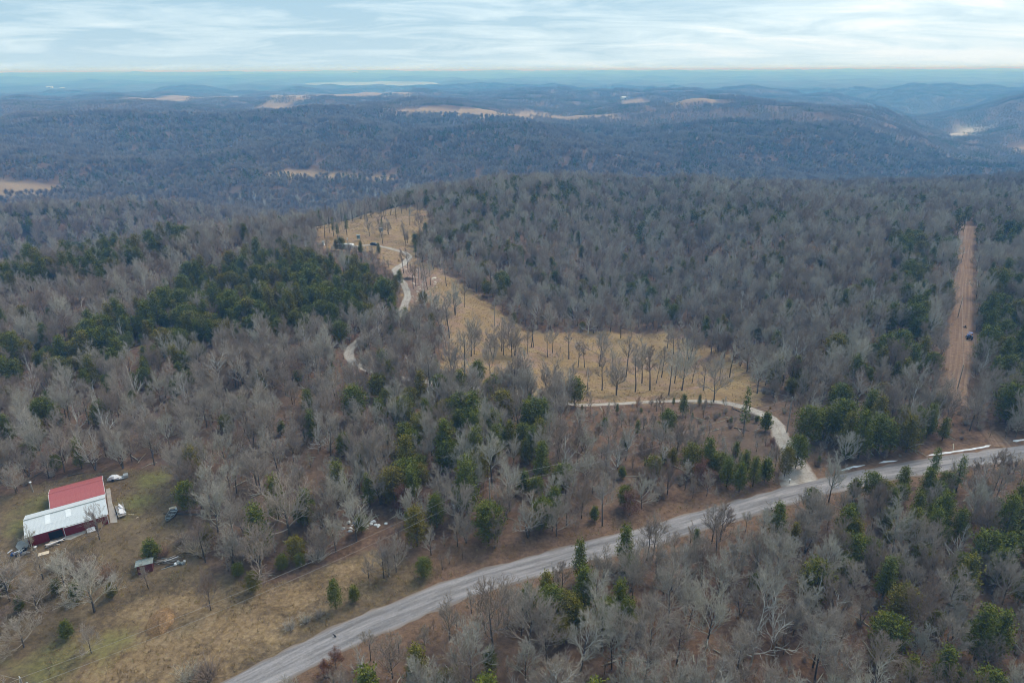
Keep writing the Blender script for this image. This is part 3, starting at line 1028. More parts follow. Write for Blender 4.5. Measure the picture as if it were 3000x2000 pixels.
# slim straight trees left standing in the clearing
SLIM = []
for i in range(5):
    h_ = 15 + (i % 3)
    tk, cr, _ = bare_tree(140 + i, H=h_, spread_=0.42 + 0.07 * i, clear=0.5, nl=8, pole=True, twr=0.014, dens=0.85, lean=0.03 * (i - 2))
    SLIM.append((tk.mesh('trunk', M['bark_dark']), cr.mesh('crown', [M['bark_pale'], M['twig']]), None, h_))
SAPL = []
for i in range(4):
    tk, cr, _ = bare_tree(170 + i, H=6.0, spread_=0.75, clear=0.22, nl=7, twr=0.012, levels=3, dens=1.1)
    SAPL.append((tk.mesh('trunk', M['bark_dark']), cr.mesh('crown', [M['twig'], M['twig']]), joined('sapling', [(tk, M['bark_dark']), (cr, M['twig'])]), 6.0))
SHRUB = []
for i in range(3):
    rng_ = random.Random(180 + i)
    tk, cr = MB(), MB()
    for k in range(85):
        az = rng_.uniform(0, 6.283); tl = rng_.uniform(0.1, 1.0)
        p0_ = Vector((math.cos(az), math.sin(az), 0)) * rng_.uniform(0, 0.45)
        d0_ = Vector((math.cos(az) * math.sin(tl), math.sin(az) * math.sin(tl), math.cos(tl)))
        P_, D_ = limb(tk if k % 6 == 0 else cr, p0_, d0_, rng_.uniform(0.8, 2.1), 0.022, 0.010, 3, 3, rng_, 0.2, 0.35)
        for q in range(6):
            j_ = rng_.randint(1, 3)
            nd_ = (D_[j_] + perp(D_[j_], rng_) * 0.8).normalized()
            limb(cr, P_[j_], nd_, rng_.uniform(0.3, 0.8), 0.016, 0.003, 1, 1, rng_, 0.1, 0.2)
    SHRUB.append((tk.mesh('stems', M['bark_dark']), cr.mesh('twigs', M['twig']), joined('shrub', [(tk, M['bark_dark']), (cr, M['twig'])]), 2.0))
SYCA = []
tk, cr, _ = bare_tree(190, H=17, spread_=0.9, clear=0.3, twr=0.02, levels=3, nl=9)
SYCA.append((tk.mesh('trunk', M['bark_white']), cr.mesh('crown', [M['bark_white'], M['bark_white']]), joined('sycamore', [(tk, M['bark_white']), (cr, M['bark_white'])]), 17))
RUSSET = []
for i in range(2):
    tk, cr, lf = bare_tree(195 + i, H=6.5, spread_=0.9, clear=0.15, twr=0.014, levels=3, nl=9, leafy=6)
    RUSSET.append((tk.mesh('trunk', M['bark_dark']), cr.mesh('branches', [M['twig'], M['twig']]), lf.mesh('crown', M['russet']), 6.5))
CEDARS = []
cedar_specs = [dict(H=8.5, W=5.4, n_br=85), dict(H=9.5, W=4.8, n_br=90), dict(H=7.5, W=5.6, shape='round', n_br=90), dict(H=10.5, W=5.2, n_br=95), dict(H=8, W=5.8, shape='round', n_br=100), dict(H=5.5, W=3.8)]
for i, s in enumerate(cedar_specs):
    tk, cr = conifer(300 + i, **s)
    CEDARS.append((tk.mesh('trunk', M['bark_dark']), cr.mesh('crown', M['cedar']), joined('cedar', [(tk, M['bark_dark']), (cr, M['cedar'])]), s['H']))
PINES = []
for i in range(2):
    tk, cr = conifer(330 + i, H=13, W=3.6, n_br=44, sprays=30, size=0.34, shape='pine', trunk_clear=0.22 + .1 * i)
    PINES.append((tk.mesh('trunk', M['bark_dark']), cr.mesh('crown', M['pine']), None, 13))
tk, cr = conifer(340, H=7, W=5.0, shape='round', n_br=80)
YELLOW = (tk.mesh('trunk', M['bark_dark']), cr.mesh('crown', M['yellow']), None, 7)

# lighter forms of the same trees for the middle distance and groves for the far hills
OAK_MID, CED_MID = [], []
for i in range(5):
    tk, cr, _ = bare_tree(400 + i, H=11.5 + i % 3, spread_=0.85 + 0.1 * i, twr=0.034, levels=3, nl=10, dens=1.35)
    OAK_MID.append(joined('bare_oak_mid', [(tk, M['bark_dark']), (cr, [M['bark_pale'], M['twig']])]))
for i in range(3):
    tk, cr = conifer(430 + i, H=8 + i, W=5.6, n_br=34, sprays=17, size=0.62, shape=['cedar', 'round', 'cedar'][i])
    CED_MID.append(joined('cedar_mid', [(tk, M['bark_dark']), (cr, M['cedar'])]))


def lite_oak(rng, x, y, s, mb_t, mb_c, nspk):
    H = 12.5 * s
    mb_t.tube([(x, y, -2), (x + rng.uniform(-.4, .4), y + rng.uniform(-.4, .4), H * 0.6)], [0.24, 0.10], 3, cap=False)
    for _ in range(nspk):
        az = rng.uniform(0, 6.283)
        t = rng.uniform(0.36, 0.66)
        el = rng.uniform(0.15, 1.35)
        d = Vector((math.cos(az) * math.cos(el), math.sin(az) * math.cos(el), math.sin(el)))
        st = Vector((x, y, H * t)) + d * rng.uniform(0.0, 0.16) * H
        L = H * rng.uniform(0.20, 0.40)
        en = st + d * L
        a = perp(d, rng) * 0.085 * s
        b = d.cross(a)
        mb_c.add([st + a, st - a * .5 + b * .87, st - a * .5 - b * .87, en], [(0, 1, 3), (1, 2, 3), (2, 0, 3)])


def lite_cedar(rng, x, y, s, mb, n):
    H, W = 9 * s, 6.0 * s
    for _ in range(n):
        t = rng.random() ** 1.2
        az = rng.uniform(0, 6.283)
        r = W * 0.5 * (1 - t) ** 0.8 * rng.uniform(0.5, 1.05)
        c = Vector((x + r * math.cos(az), y + r * math.sin(az), H * t))
        d = Vector((math.cos(az) * .6, math.sin(az) * .6, rng.uniform(0, 1))).normalized()
        sz = rng.uniform(0.7, 1.4) * s
        a = perp(d, rng) * sz * 0.5
        mb.add([c - a, c + a, c + d * sz], [(0, 1, 2)])


def grove(seed, size, spacing, cedar_p, nspk, ncd):
    rng = random.Random(seed)
    a, b, c = MB(), MB(), MB()
    k = max(1, int(size / spacing))
    for i in range(k):
        for j in range(k):
            x = (i + rng.random()) / k * size - size / 2
            y = (j + rng.random()) / k * size - size / 2
            if rng.random() < cedar_p:
                lite_cedar(rng, x, y, rng.uniform(0.75, 1.2), c, ncd)
            else:
                lite_oak(rng, x, y, rng.uniform(0.75, 1.15), a, b, nspk)
    parts = [(a, M['bark_dark']), (b, M['hill_twig_shaded'])]
    if c.v:
        parts.append((c, M['cedar']))
    return joined('grove', parts)


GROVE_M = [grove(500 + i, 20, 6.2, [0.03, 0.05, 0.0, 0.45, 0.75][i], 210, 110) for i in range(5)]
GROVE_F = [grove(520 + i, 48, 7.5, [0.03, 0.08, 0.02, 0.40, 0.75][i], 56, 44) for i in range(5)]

# ------------------------------------------------------------------ scatter of a mass nobody could count: one object over points


def scatter(name, label, pts, rot, scl, idx, meshes):
    me = bpy.data.meshes.new(name)
    pts = np.asarray(pts, np.float32)
    me.vertices.add(len(pts)); me.vertices.foreach_set('co', pts.ravel())
    a = me.attributes.new('turn', 'FLOAT_VECTOR', 'POINT'); a.data.foreach_set('vector', np.asarray(rot, np.float32).ravel())
    a = me.attributes.new('size', 'FLOAT_VECTOR', 'POINT'); a.data.foreach_set('vector', np.asarray(scl, np.float32).ravel())
    a = me.attributes.new('form', 'INT', 'POINT'); a.data.foreach_set('value', np.asarray(idx, np.int32).ravel())
    o = link(name, me, kind='stuff')
    o['label'] = label
    ng = bpy.data.node_groups.new(name, 'GeometryNodeTree')
    ng.interface.new_socket(name='Geometry', in_out='INPUT', socket_type='NodeSocketGeometry')
    ng.interface.new_socket(name='Geometry', in_out='OUTPUT', socket_type='NodeSocketGeometry')
    N, L = ng.nodes, ng.links
    gi, go = N.new('NodeGroupInput'), N.new('NodeGroupOutput')
    iop = N.new('GeometryNodeInstanceOnPoints')
    g2i = N.new('GeometryNodeGeometryToInstance')
    for m in meshes:
        src = bpy.data.objects.new(m.name + '_form', m)      # a form only; not in the scene
        oi = N.new('GeometryNodeObjectInfo')
        oi.inputs['Object'].default_value = src
        oi.inputs['As Instance'].default_value = False
        L.new(oi.outputs['Geometry'], g2i.inputs[0])
    for nm, ty, sock in (('turn', 'FLOAT_VECTOR', 'Rotation'), ('size', 'FLOAT_VECTOR', 'Scale'), ('form', 'INT', 'Instance Index')):
        na = N.new('GeometryNodeInputNamedAttribute')
        na.data_type = ty
        na.inputs['Name'].default_value = nm
        outs = [s for s in na.outputs if s.enabled and s.name == 'Attribute']
        L.new(outs[0], iop.inputs[sock])
    iop.inputs['Pick Instance'].default_value = True
    L.new(gi.outputs[0], iop.inputs['Points'])
    L.new(g2i.outputs[0], iop.inputs['Instance'])
    L.new(iop.outputs[0], go.inputs[0])
    md = o.modifiers.new('scatter', 'NODES')
    md.node_group = ng
    return o


# ------------------------------------------------------------------ where trees stand
rs = np.random.RandomState(11)


def jitter(x0, x1, y0, y1, s):
    xs = np.arange(x0, x1, s); ys = np.arange(y0, y1, s)
    gx_, gy_ = np.meshgrid(xs, ys)
    gx_ = gx_ + rs.uniform(-.48, .48, gx_.shape) * s
    gy_ = gy_ + rs.uniform(-.48, .48, gy_.shape) * s
    return gx_.ravel(), gy_.ravel()


def in_view(x, y, pad=1.0):
    return (y > 30) & (np.abs(x) < 0.80 * y + 45 * pad)


def cedar_prob(x, y):
    base = 0.12 + 0.26 * smooth(0.1, 0.6, fbm(x / 90, y / 90, 3, 61))
    p = base
    wx = x + 7 * noise2(x / 18, y / 18, 5); wy = y + 7 * noise2(x / 18, y / 18, 8)
    for pg, v in CEDAR_Z:
        p = np.where(inside(wx, wy, pg), v, p)
    d = np.hypot(x, y)
    pf = 0.08 + 0.85 * smooth(0.10, 0.45, fbm(x / 260, y / 170, 3, 67))
    return np.where(d > 900, np.maximum(pf, np.where(p > base + 0.1, p, 0)), p)


def open_ground(x, y, m=0.0):
    """True where the photograph shows no closed wood"""
    jx = x + 7 * noise2(x / 11, y / 11, 91); jy = y + 7 * noise2(x / 11, y / 11, 95)
    o = inside(jx, jy, CLEAR) | inside(x, y, YARD) | inside(x, y, VERGE) | inside(x, y, DUFF_SE)
    for pg in FIELDS + GRAVEL_BAR:
        o |= inside(x, y, pg)
    o |= pl_dist(x, y, [tuple(p) for p in ROAD_L[::3]]) < 6.2 + m
    o |= pl_dist(x, y, [tuple(p) for p in DRIVE_L[::3]]) < np.where(x > 20, 3.2, 2.1) + m
    o |= pl_dist(x, y, [tuple(p) for p in TRACK_L[::3]]) < 4.9 + m
    o |= pl_dist(x, y, [tuple(p) for p in TRACK_FOOT]) < 4.5
    q = ((x - LAKE_C[0]) / 800) ** 2 + ((y - LAKE_C[1]) / 1500) ** 2
    return o | (q < 1)


KEEP = []       # (x, y, radius) round things placed by hand


def clear_of_keep(x, y):
    ok = np.ones(x.shape, bool)
    for kx, ky, kr in KEEP:
        ok &= (x - kx) ** 2 + (y - ky) ** 2 > kr * kr
    return ok


def plant(name, form, loc, rz, s, label, cat, group=None, parts=('trunk', 'crown'), sx=1.0):
    o = thing(name, label, cat, loc, rz, group)
    o.scale = (s * sx, s * sx, s)
    names = ('trunk', 'branches', 'crown') if form in RUSSET else (('stems', 'twigs') if form in SHRUB else ('trunk', 'crown'))
    for nm, me in zip(names, form):
        c = bpy.data.objects.new(nm, me)
        COL.objects.link(c)
        c.parent = o
    return o

# ------------------------------------------------------------------ trees one can point to
def gz(u, v):
    x, y = ground_at(u, v)
    return x, y, hz(x, y)


rp = random.Random(21)
n_ind = {'oak': 0, 'cedar': 0}


def one(name, form, u, v, h, label, cat='tree', group=None, keep=2.0, sx=1.0, rz=None):
    x, y, z = gz(u, v)
    KEEP.append((x, y, keep))
    f = form
    if name != 'shrub':
        n_ind['cedar' if 'cedar' in name or 'pine' in name else 'oak'] += 1
    return plant(name, f, (x, y, z), rp.uniform(0, 6.28) if rz is None else rz, h / f[3], label, cat, group, sx=sx)


# barnyard
one('oak_tree', OAKS[0], 277, 1791, 10.0, 'large spreading bare oak in the barnyard in front of the small red shed', keep=4, sx=1.5)
one('oak_tree', OAKS[7], 618, 1787, 8.5, 'bare tree standing alone in the grass beside the straw heap', keep=4, sx=0.8)
one('oak_tree', OAKS[7], 268, 1912, 5.5, 'small bare tree leaning on the pale grass below the spreading oak', keep=3)
one('oak_tree', SAPL[0], 435, 1724, 6.0, 'thin bare sapling in front of the small red shed', keep=3)
one('oak_tree', SAPL[1], 344, 1733, 6.0, 'slim bare sapling between the spreading oak and the shed', keep=2)
one('oak_tree', OAKS[2], 292, 1580, 8.0, 'bare tree growing against the red front wall of the barn', keep=2, sx=0.8)
one('oak_tree', SAPL[2], 95, 1612, 6.0, 'bare sapling at the barn corner beside the scrap heap', keep=1.5)
one('oak_tree', SAPL[3], 127, 1697, 7.0, 'twin bare sapling between the barn and the grass field', keep=2)
for u, v, h in [(30, 1760, 9), (-30, 1700, 9), (0, 1860, 7), (70, 1895, 6), (190, 1720, 7), (-60, 1800, 10), (110, 1790, 7)]:
    one('oak_tree', OAKS[rp.choice([2, 4, 7])], u, v, h, 'bare grey tree in the thicket at the edge of the barnyard', 'tree', 'bare trees in the barnyard thicket', keep=2, sx=1.5)
for u, v, h in [(20, 1735, 3.5), (-20, 1770, 4.5), (230, 1760, 4.0), (170, 1740, 3.2), (60, 1790, 3.0), (200, 1870, 3.6), (330, 1750, 3.0)]:
    one('cedar_tree', CEDARS[5], u, v, h, 'small dark cedar under the bare trees at the edge of the barnyard', 'cedar', 'small cedars in the barnyard thicket', keep=1.5)
one('cedar_tree', CEDARS[5], 448, 1640, 4.6, 'round green cedar standing beside the tin-roofed shed', 'cedar', keep=2.5, sx=1.15)
one('cedar_tree', CEDARS[3], 240, 1372, 8.2, 'pointed cedar behind the red barn roof', 'cedar', keep=3)
one('cedar_tree', CEDARS[2], 168, 1378, 4.0, 'low cedar behind the barn beside the pointed one', 'cedar', keep=2)
one('cedar_tree', CEDARS[4], 556, 1496, 7.0, 'broad dark cedar at the wood edge beside the boat', 'cedar', keep=2)
one('cedar_tree', CEDARS[5], 612, 1592, 4.5, 'small bright cedar in the brush beyond the scrap wood', 'cedar', keep=2)
one('oak_tree', OAKS[4], 640, 1565, 10.5, 'gnarled bare tree over the brush at the wood edge beside the boat', keep=3)
one('oak_tree', OAKS[4], 850, 1572, 12.5, 'pale wide-crowned bare oak with drooping limbs behind the power line', keep=4, sx=1.35)
one('oak_tree', OAKS[2], 768, 1690, 11.0, 'dense bushy bare tree beside the power line above the tan slope', keep=4, sx=1.4)
one('oak_tree', OAKS[6], 1044, 1585, 10.0, 'bare tree hung with vines over the white rubbish', keep=3, sx=1.1)
for u, v, h in [(745, 1730, 4.0), (830, 1668, 3.4), (880, 1660, 3.0), (700, 1690, 3.0), (1060, 1560, 4.2)]:
    one('cedar_tree', CEDARS[2], u, v, h, 'low cedar in the brush along the power line', 'cedar', 'low cedars under the power line', keep=1.5)
# roadside
one('cedar_tree', CEDARS[0], 985, 1782, 6.4, 'thick green cedar on the grass bank beside the gravel road', 'cedar', keep=3, sx=0.85)
one('cedar_tree', CEDARS[5], 1040, 1762, 3.4, 'small cedar tucked behind the thick roadside cedar', 'cedar', keep=1.5)
one('cedar_tree', CEDARS[2], 1243, 1690, 4.2, 'bushy cedar on the bank above the road near the saplings', 'cedar', keep=2)
one('cedar_tree', CEDARS[3], 1697, 1700, 9.3, 'slender cedar standing up in front of the gravel road', 'cedar', keep=2, sx=0.8)
one('cedar_tree', CEDARS[3], 1829, 1655, 9.3, 'tall cedar with a tilted tip in front of the gravel road', 'cedar', keep=2, sx=0.95)
for i, (u, v, h) in enumerate([(1545, 1800, 6.5), (1600, 1780, 8.0), (1618, 1828, 7.5), (1662, 1840, 7.0), (1690, 1850, 6.0), (1640, 1880, 5.0), (1775, 1850, 6.5), (1812, 1815, 8.5), (1838, 1850, 7.0)]):
    one('cedar_tree', CEDARS[[0, 3, 4, 2, 0, 2, 4, 3, 0][i]], u, v, h, 'green cedar in the dense clump on the near side of the road', 'cedar', 'cedars in the clump beside the road', keep=2.2)
one('cedar_tree', CEDARS[4], 2298, 1395, 7.5, 'dark pointed cedar where the driveway leaves the road', 'cedar', keep=2, sx=0.7)
one('cedar_tree', CEDARS[4], 2330, 1372, 8.5, 'round-headed cedar overhanging the mouth of the driveway', 'cedar', keep=2, sx=0.85)
for i, (u, v, h) in enumerate([(2128, 1425, 7.5), (2165, 1440, 7.5), (2205, 1425, 8.0), (2108, 1395, 6.0), (2240, 1410, 6.0), (2180, 1395, 7.0)]):
    one('cedar_tree', CEDARS[[0, 1, 3, 2, 5, 1][i]], u, v, h, 'dark cedar in the stand between the driveway mouth and the woods', 'cedar', 'cedars beside the driveway mouth', keep=2)
one('pine_tree', PINES[0], 2177, 1268, 14.0, 'tall thin pine with tufted boughs inside the driveway bend', 'pine tree', keep=2, sx=0.75)
one('cedar_tree', CEDARS[5], 2242, 1262, 5.5, 'loose cedar inside the driveway bend beside the tall pine', 'cedar', keep=2)
one('cedar_tree', CEDARS[1], 2000, 1218, 7.0, 'cedar at the edge of the driveway below the yellow clearing', 'cedar', keep=2)
one('cedar_tree', CEDARS[4], 2372, 1500, 5.8, 'round cedar on the near edge of the road opposite the driveway', 'cedar', keep=2, sx=0.8)
for i, (u, v, h) in enumerate([(2548, 1462, 6.5), (2585, 1480, 6.0), (2640, 1440, 6.5), (2500, 1460, 5.0)]):
    one('cedar_tree', CEDARS[[4, 2, 0, 5][i]], u, v, h, 'olive cedar crowded against the road beyond the driveway mouth', 'cedar', 'olive cedars along the road', keep=2.2)
one('pine_tree', PINES[1], 2724, 1420, 10.0, 'green pine standing above the road opposite the strip of snow', 'pine tree', keep=2.5, sx=1.1)
one('pine_tree', PINES[0], 2800, 1440, 9.5, 'dark pine beside the road next to the green one', 'pine tree', keep=2.5, sx=1.1)
one('yellow_tree', YELLOW, 2508, 1112, 7.0, 'yellow-leaved tree in the wood beside the dirt strip', 'tree', keep=4)
for i, (u, v, h) in enumerate([(1182, 1500, 7.0), (1235, 1500, 5.5), (1845, 1510, 6.5), (2258, 1322, 4.0), (985, 1958, 4.0), (950, 1985, 3.5), (2050, 1420, 7.0)]):
    lab = ['russet-leaved oak beside the low cedars under the power line', 'smaller russet oak beside the tall russet one', 'russet-leaved young oak above the road between bare trees', 'small russet tree beside the pale driveway',
           'russet sapling hanging over the near edge of the road', 'low russet shrub beside the russet sapling on the road edge', 'orange-brown leafy oak next to the dark cedars by the driveway mouth'][i]
    one('oak_tree', RUSSET[i % 2], u, v, h, lab, 'tree', keep=2)
for i, (u, v, h) in enumerate([(1080, 1692, 5), (1125, 1692, 8), (1140, 1688, 7), (1161, 1676, 8), (1263, 1625, 7), (1450, 1605, 8), (1340, 1600, 7), (1630, 1570, 9), (1660, 1540, 8)]):
    one('oak_tree', SAPL[i % 4] if h < 8 else OAKS[7], u, v, h, 'slender bare sapling on the bank between the power line and the road', 'tree', 'saplings on the road bank', keep=1.5)
one('oak_tree', OAKS[3], 2428, 1470, 13.0, 'tall bare tree rising from the near road edge past the driveway mouth', keep=2.5, sx=0.8)
one('oak_tree', OAKS[5], 1765, 1540, 12.0, 'pale straight trunked bare tree on the far bank of the road', keep=2)
for i, (u, v, h, f) in enumerate([(1443, 1905, 12.5, 4), (1550, 1905, 13, 2), (1765, 1905, 12, 0), (1700, 1965, 11, 6), (1903, 1950, 12, 4), (1895, 1640, 9, 5), (1915, 1625, 9, 7), (2085, 1590, 9, 5), (2110, 1580, 9, 1), (1380, 1985, 11, 0), (1150, 1985, 8, 7)]):
    one('oak_tree', OAKS[f], u, v, h, ['big pale oak with arching limbs nearest the road bend', 'big pale oak beside the arching one at the cedar clump', 'pale fan-crowned oak in front of the cedar clump', 'pale oak with twisted upright limbs below the cedar clump',
        'full-crowned bare oak in the open brown wood near the road', 'crooked bare tree leaning over the road', 'forked bare tree leaning over the road beside the crooked one', 'bare tree on the near road edge where the woods close in',
        'second bare tree on the near road edge where the woods close in', 'low wide bare oak on the slope below the arching oak', 'small pale tree on the near road edge beside the russet shrub'][i], keep=3, sx=1.05)
# shrubs and brambles
for i, (u, v, h, lab) in enumerate([(850, 1842, 1.6, 'dark bramble patch on the bank beside the road below the thick cedar'), (895, 1822, 1.5, 'low bramble beside the dark bramble patch on the road bank'), (935, 1806, 1.4, 'small bramble between the bramble patch and the thick cedar'),
                                   (610, 1985, 3.2, 'pale bushy shrub at the foot of the grass field beside the road'), (555, 1990, 2.6, 'dark shrub beside the pale bush at the foot of the field'), (560, 1612, 3.0, 'grey brush between the boat and the drums'), (530, 1590, 2.4, 'low grey brush below the boat'),
                                   (590, 1625, 3.2, 'tangled brush beyond the drums'), (480, 1625, 2.2, 'brown brush behind the wood pile'), (655, 1610, 3.4, 'tall grey brush at the wood edge beyond the drums'), (215, 1655, 2.6, 'grey brush in front of the concrete apron of the barn'), (255, 1672, 3.0, 'grey brush beside the path to the barn wall tree'),
                                   (310, 1690, 2.6, 'low brush behind the spreading oak'), (165, 1668, 2.4, 'brush beside the plywood sheet'), (700, 1640, 3.4, 'brown brush under the pale wide oak'), (930, 1640, 3.0, 'brown brush along the power line near the vines')]):
    one('shrub', SHRUB[i % 3], u, v, h, lab, 'shrub', keep=1.0, sx=1.3)
# the yellow clearing: trees left standing
cl = [(190, 455), (340, 470), (400, 420), (410, 447), (470, 460), (490, 455), (580, 440), (605, 390), (618, 392), (715, 460), (750, 432), (722, 738), (862, 475), (875, 727), (925, 530), (970, 532), (1075, 525), (1160, 560),
      (1255, 600), (1190, 722), (1365, 640), (1465, 640), (1500, 602), (1582, 440), (1710, 642), (1737, 440), (1842, 440), (510, 640), (555, 662), (145, 602), (60, 590), (1290, 330), (1220, 330), (1930, 470), (1890, 430), (1590, 640),
      (1640, 690), (1790, 690), (1420, 690), (1320, 700), (1550, 720), (580, 650), (1090, 690), (990, 690), (210, 440), (80, 170), (40, 330), (450, 380), (1970, 600), (1900, 620), (1540, 400), (1690, 480)]
for i, (a, b) in enumerate(cl):
    one('oak_tree', SLIM[rp.randrange(5)] if rp.random() < .55 else OAKS[rp.choice([0, 5, 1, 8, 9, 3])], 1300 + .4252 * a, 850 + .4252 * b, rp.uniform(8.5, 17.5),
        'slim dark-trunked bare tree left standing in the yellow clearing', 'tree', 'trees left standing in the yellow clearing', keep=1.5)
one('oak_tree', OAKS[4], 1436, 1097, 10.5, 'vase-shaped bare tree alone at the near edge of the yellow clearing', keep=3, sx=0.9)
one('oak_tree', OAKS[6], 2090, 1178, 14, 'leaning bare oak with a thick trunk beside the driveway', keep=3)
one('cedar_tree', CEDARS[4], 1432, 1165, 6.0, 'dark cedar at the foot of the yellow clearing below the vase-shaped tree', 'cedar', keep=2)
for u, v in [(1235, 815), (1262, 836), (1252, 848), (1218, 838), (1196, 798), (1183, 800), (1308, 838), (1243, 862), (1211, 846), (1332, 880), (1360, 900), (1240, 785), (1270, 790)]:
    one('oak_tree', SLIM[rp.randrange(5)], u, v, rp.uniform(9, 13), 'thin bare tree on the rocky slope below the driveway loop', 'tree', 'trees on the rocky slope', keep=1.5)
for u, v, h in [(1172, 835, 7), (1160, 860, 8), (1240, 895, 6), (1110, 745, 6), (1058, 745, 7), (1000, 735, 7), (985, 735, 6)]:
    one('cedar_tree', CEDARS[rp.randrange(4)], u, v, h, 'cedar at the edge of the driveway below the camper trailer', 'cedar', 'cedars along the upper driveway', keep=1.5)
for u, v, h in [(978, 692, 11), (990, 700, 9), (1017, 690, 12), (1218, 755, 9), (1120, 690, 10)]:
    one('pine_tree', PINES[1], u, v, h, 'slim green pine among the bare trees behind the camper trailer', 'pine tree', 'pines behind the camper trailer', keep=1.5)
# camp clearing: open stand of slim trunks
x, y = jitter(CAMP[:, 0].min(), CAMP[:, 0].max(), CAMP[:, 1].min(), CAMP[:, 1].max(), 8.2)
ok = inside(x, y, CAMP) & clear_of_keep(x, y) & (pl_dist(x, y, [tuple(p) for p in DRIVE_L]) > 5)
cam_uv = project(x, y, height(x, y))
ok &= ~((np.abs(cam_uv[0] - 1030) < 75) & (cam_uv[1] > 700))
sel = np.nonzero(ok)[0]
rs.shuffle(sel)
CAMP_REST = (x[sel[58:92]], y[sel[58:92]])
for i in sel[:58]:
    plant('oak_tree', SLIM[rp.randrange(5)], (x[i], y[i], hz(x[i], y[i])), rp.uniform(0, 6.28), rp.uniform(.72, 1.0), 'slim bare tree in the open stand around the camper trailer', 'tree', 'trees of the open stand round the camper trailer')
    KEEP.append((x[i], y[i], 2)); n_ind['oak'] += 1

# things that need room (built further down)
for u, v, r in [(130, 1570, 0), (501, 1515, 4.5), (423, 1655, 4), (490, 1640, 5), (470, 1810, 6), (1070, 1530, 5), (1434, 1512, 2), (1193, 815, 3)]:
    x, y = ground_at(u, v)
    KEEP.append((x, y, r))
bx, by = at_z(200, 1500, 0)
KEEP.append((bx, by, 16))

# ------------------------------------------------------------------ the closed woods
x, y = jitter(-420, 480, 45, 470, 4.3)
d = np.hypot(x, y)
vg = inside(x, y, VERGE) & (pl_dist(x, y, [tuple(p) for p in ROAD_L[::3]]) > 7) & (rs.rand(len(x)) < 0.6)
ok = in_view(x, y) & (d < 440) & (vg | ~open_ground(x, y)) & clear_of_keep(x, y)
thin = 0.74 + 0.35 * fbm(x / 40, y / 40, 2, 71)
south = y < np.interp(x, ROAD_L[:, 0], ROAD_L[:, 1])
thin = np.where(inside(x, y, BEND), 0.62, thin)
ok &= rs.rand(len(x)) < np.where(south, thin + 0.06, thin)
x, y = x[ok], y[ok]
# trees crowd the driveway where it runs through the wood
du, dv, _ = project(DRIVE_L[:, 0], DRIVE_L[:, 1], height(DRIVE_L[:, 0], DRIVE_L[:, 1]))
hid = np.nonzero(((du > 1075) & (du < 1650) & (dv > 1040) & (DRIVE_L[:, 0] < 20)) | ((du > 1045) & (du < 1168) & (dv > 912) & (dv < 1005)))[0]
ex, ey = [], []
for k_ in hid[::2]:
    for off in (3.2, 6.5, 10.0):
        ex.append(DRIVE_L[k_, 0] + rs.uniform(-1.5, 1.5)); ey.append(DRIVE_L[k_, 1] - off + rs.uniform(-1, 1))
ex, ey = np.array(ex), np.array(ey)
em = (pl_dist(ex, ey, [tuple(p) for p in DRIVE_L[::2]]) > 2.2) & (rs.rand(len(ex)) < 0.6)
x, y = np.concatenate([x, ex[em], CAMP_REST[0]]), np.concatenate([y, ey[em], CAMP_REST[1]])
south = np.concatenate([south[ok], np.zeros(em.sum() + len(CAMP_REST[0]), bool)])
z = height(x, y)
pc = cedar_prob(x, y)
isc = (rs.rand(len(x)) < pc) & ~inside(x, y, CAMP)
tall = rs.uniform(0.55, 1.0, len(x)) * (1 + 0.14 * fbm(x / 60, y / 60, 2, 73))
ced_s = rs.uniform(0.55, 1.22, len(x)) * np.where(pc > 0.5, 1.15, 0.95)
rd = pl_dist(x, y, [tuple(p) for p in ROAD_L[::3]])
edge_s = np.where(south, 0.5 + 0.5 * smooth(5, 17, rd), 1.0) * np.where(inside(x, y, BEND), 0.7, 1.0)
tall *= edge_s
ced_s *= 0.35 + 0.65 * edge_s
rot = rs.uniform(0, 6.28, len(x))
form = rs.randint(0, 1000, len(x))
u, v, dep = project(x, y, z + 5)
shown = (u > -60) & (u < 3060) & (v > 150) & (v < 2080)
score = np.where(shown, 1.0 / dep, 0) * np.where(isc, ced_s, tall)
# nothing tall stands between the open places and the road side: the camp, the driveway loop and bend
hgt = np.where(isc, 8.5 * ced_s, 12.0 * tall)
tu, tv, _ = project(x, y, z + hgt)
bu, bv, _ = project(x, y, z)
cut = np.zeros(len(x), bool)
for u0, u1, v0, v1 in [(935, 1125, 700, 734), (1120, 1208, 726, 800), (1172, 1210, 832, 905), (1012, 1060, 1012, 1068), (2040, 2330, 1168, 1300), (1700, 2050, 1168, 1190), (2320, 2420, 1310, 1420)]:
    cut |= (bu > u0 - 14) & (bu < u1 + 14) & (bv > v0) & (tv < v1 - 2)
small = cut & (rs.rand(len(x)) < 0.8)
tall = np.where(small, tall * rs.uniform(0.3, 0.5, len(x)), tall)
ced_s = np.where(small, ced_s * 0.4, ced_s)
kp = ~cut | small
x, y, z, south, isc, tall, ced_s, rot, form, score, u, v = (q[kp] for q in (x, y, z, south, isc, tall, ced_s, rot, form, score, u, v))

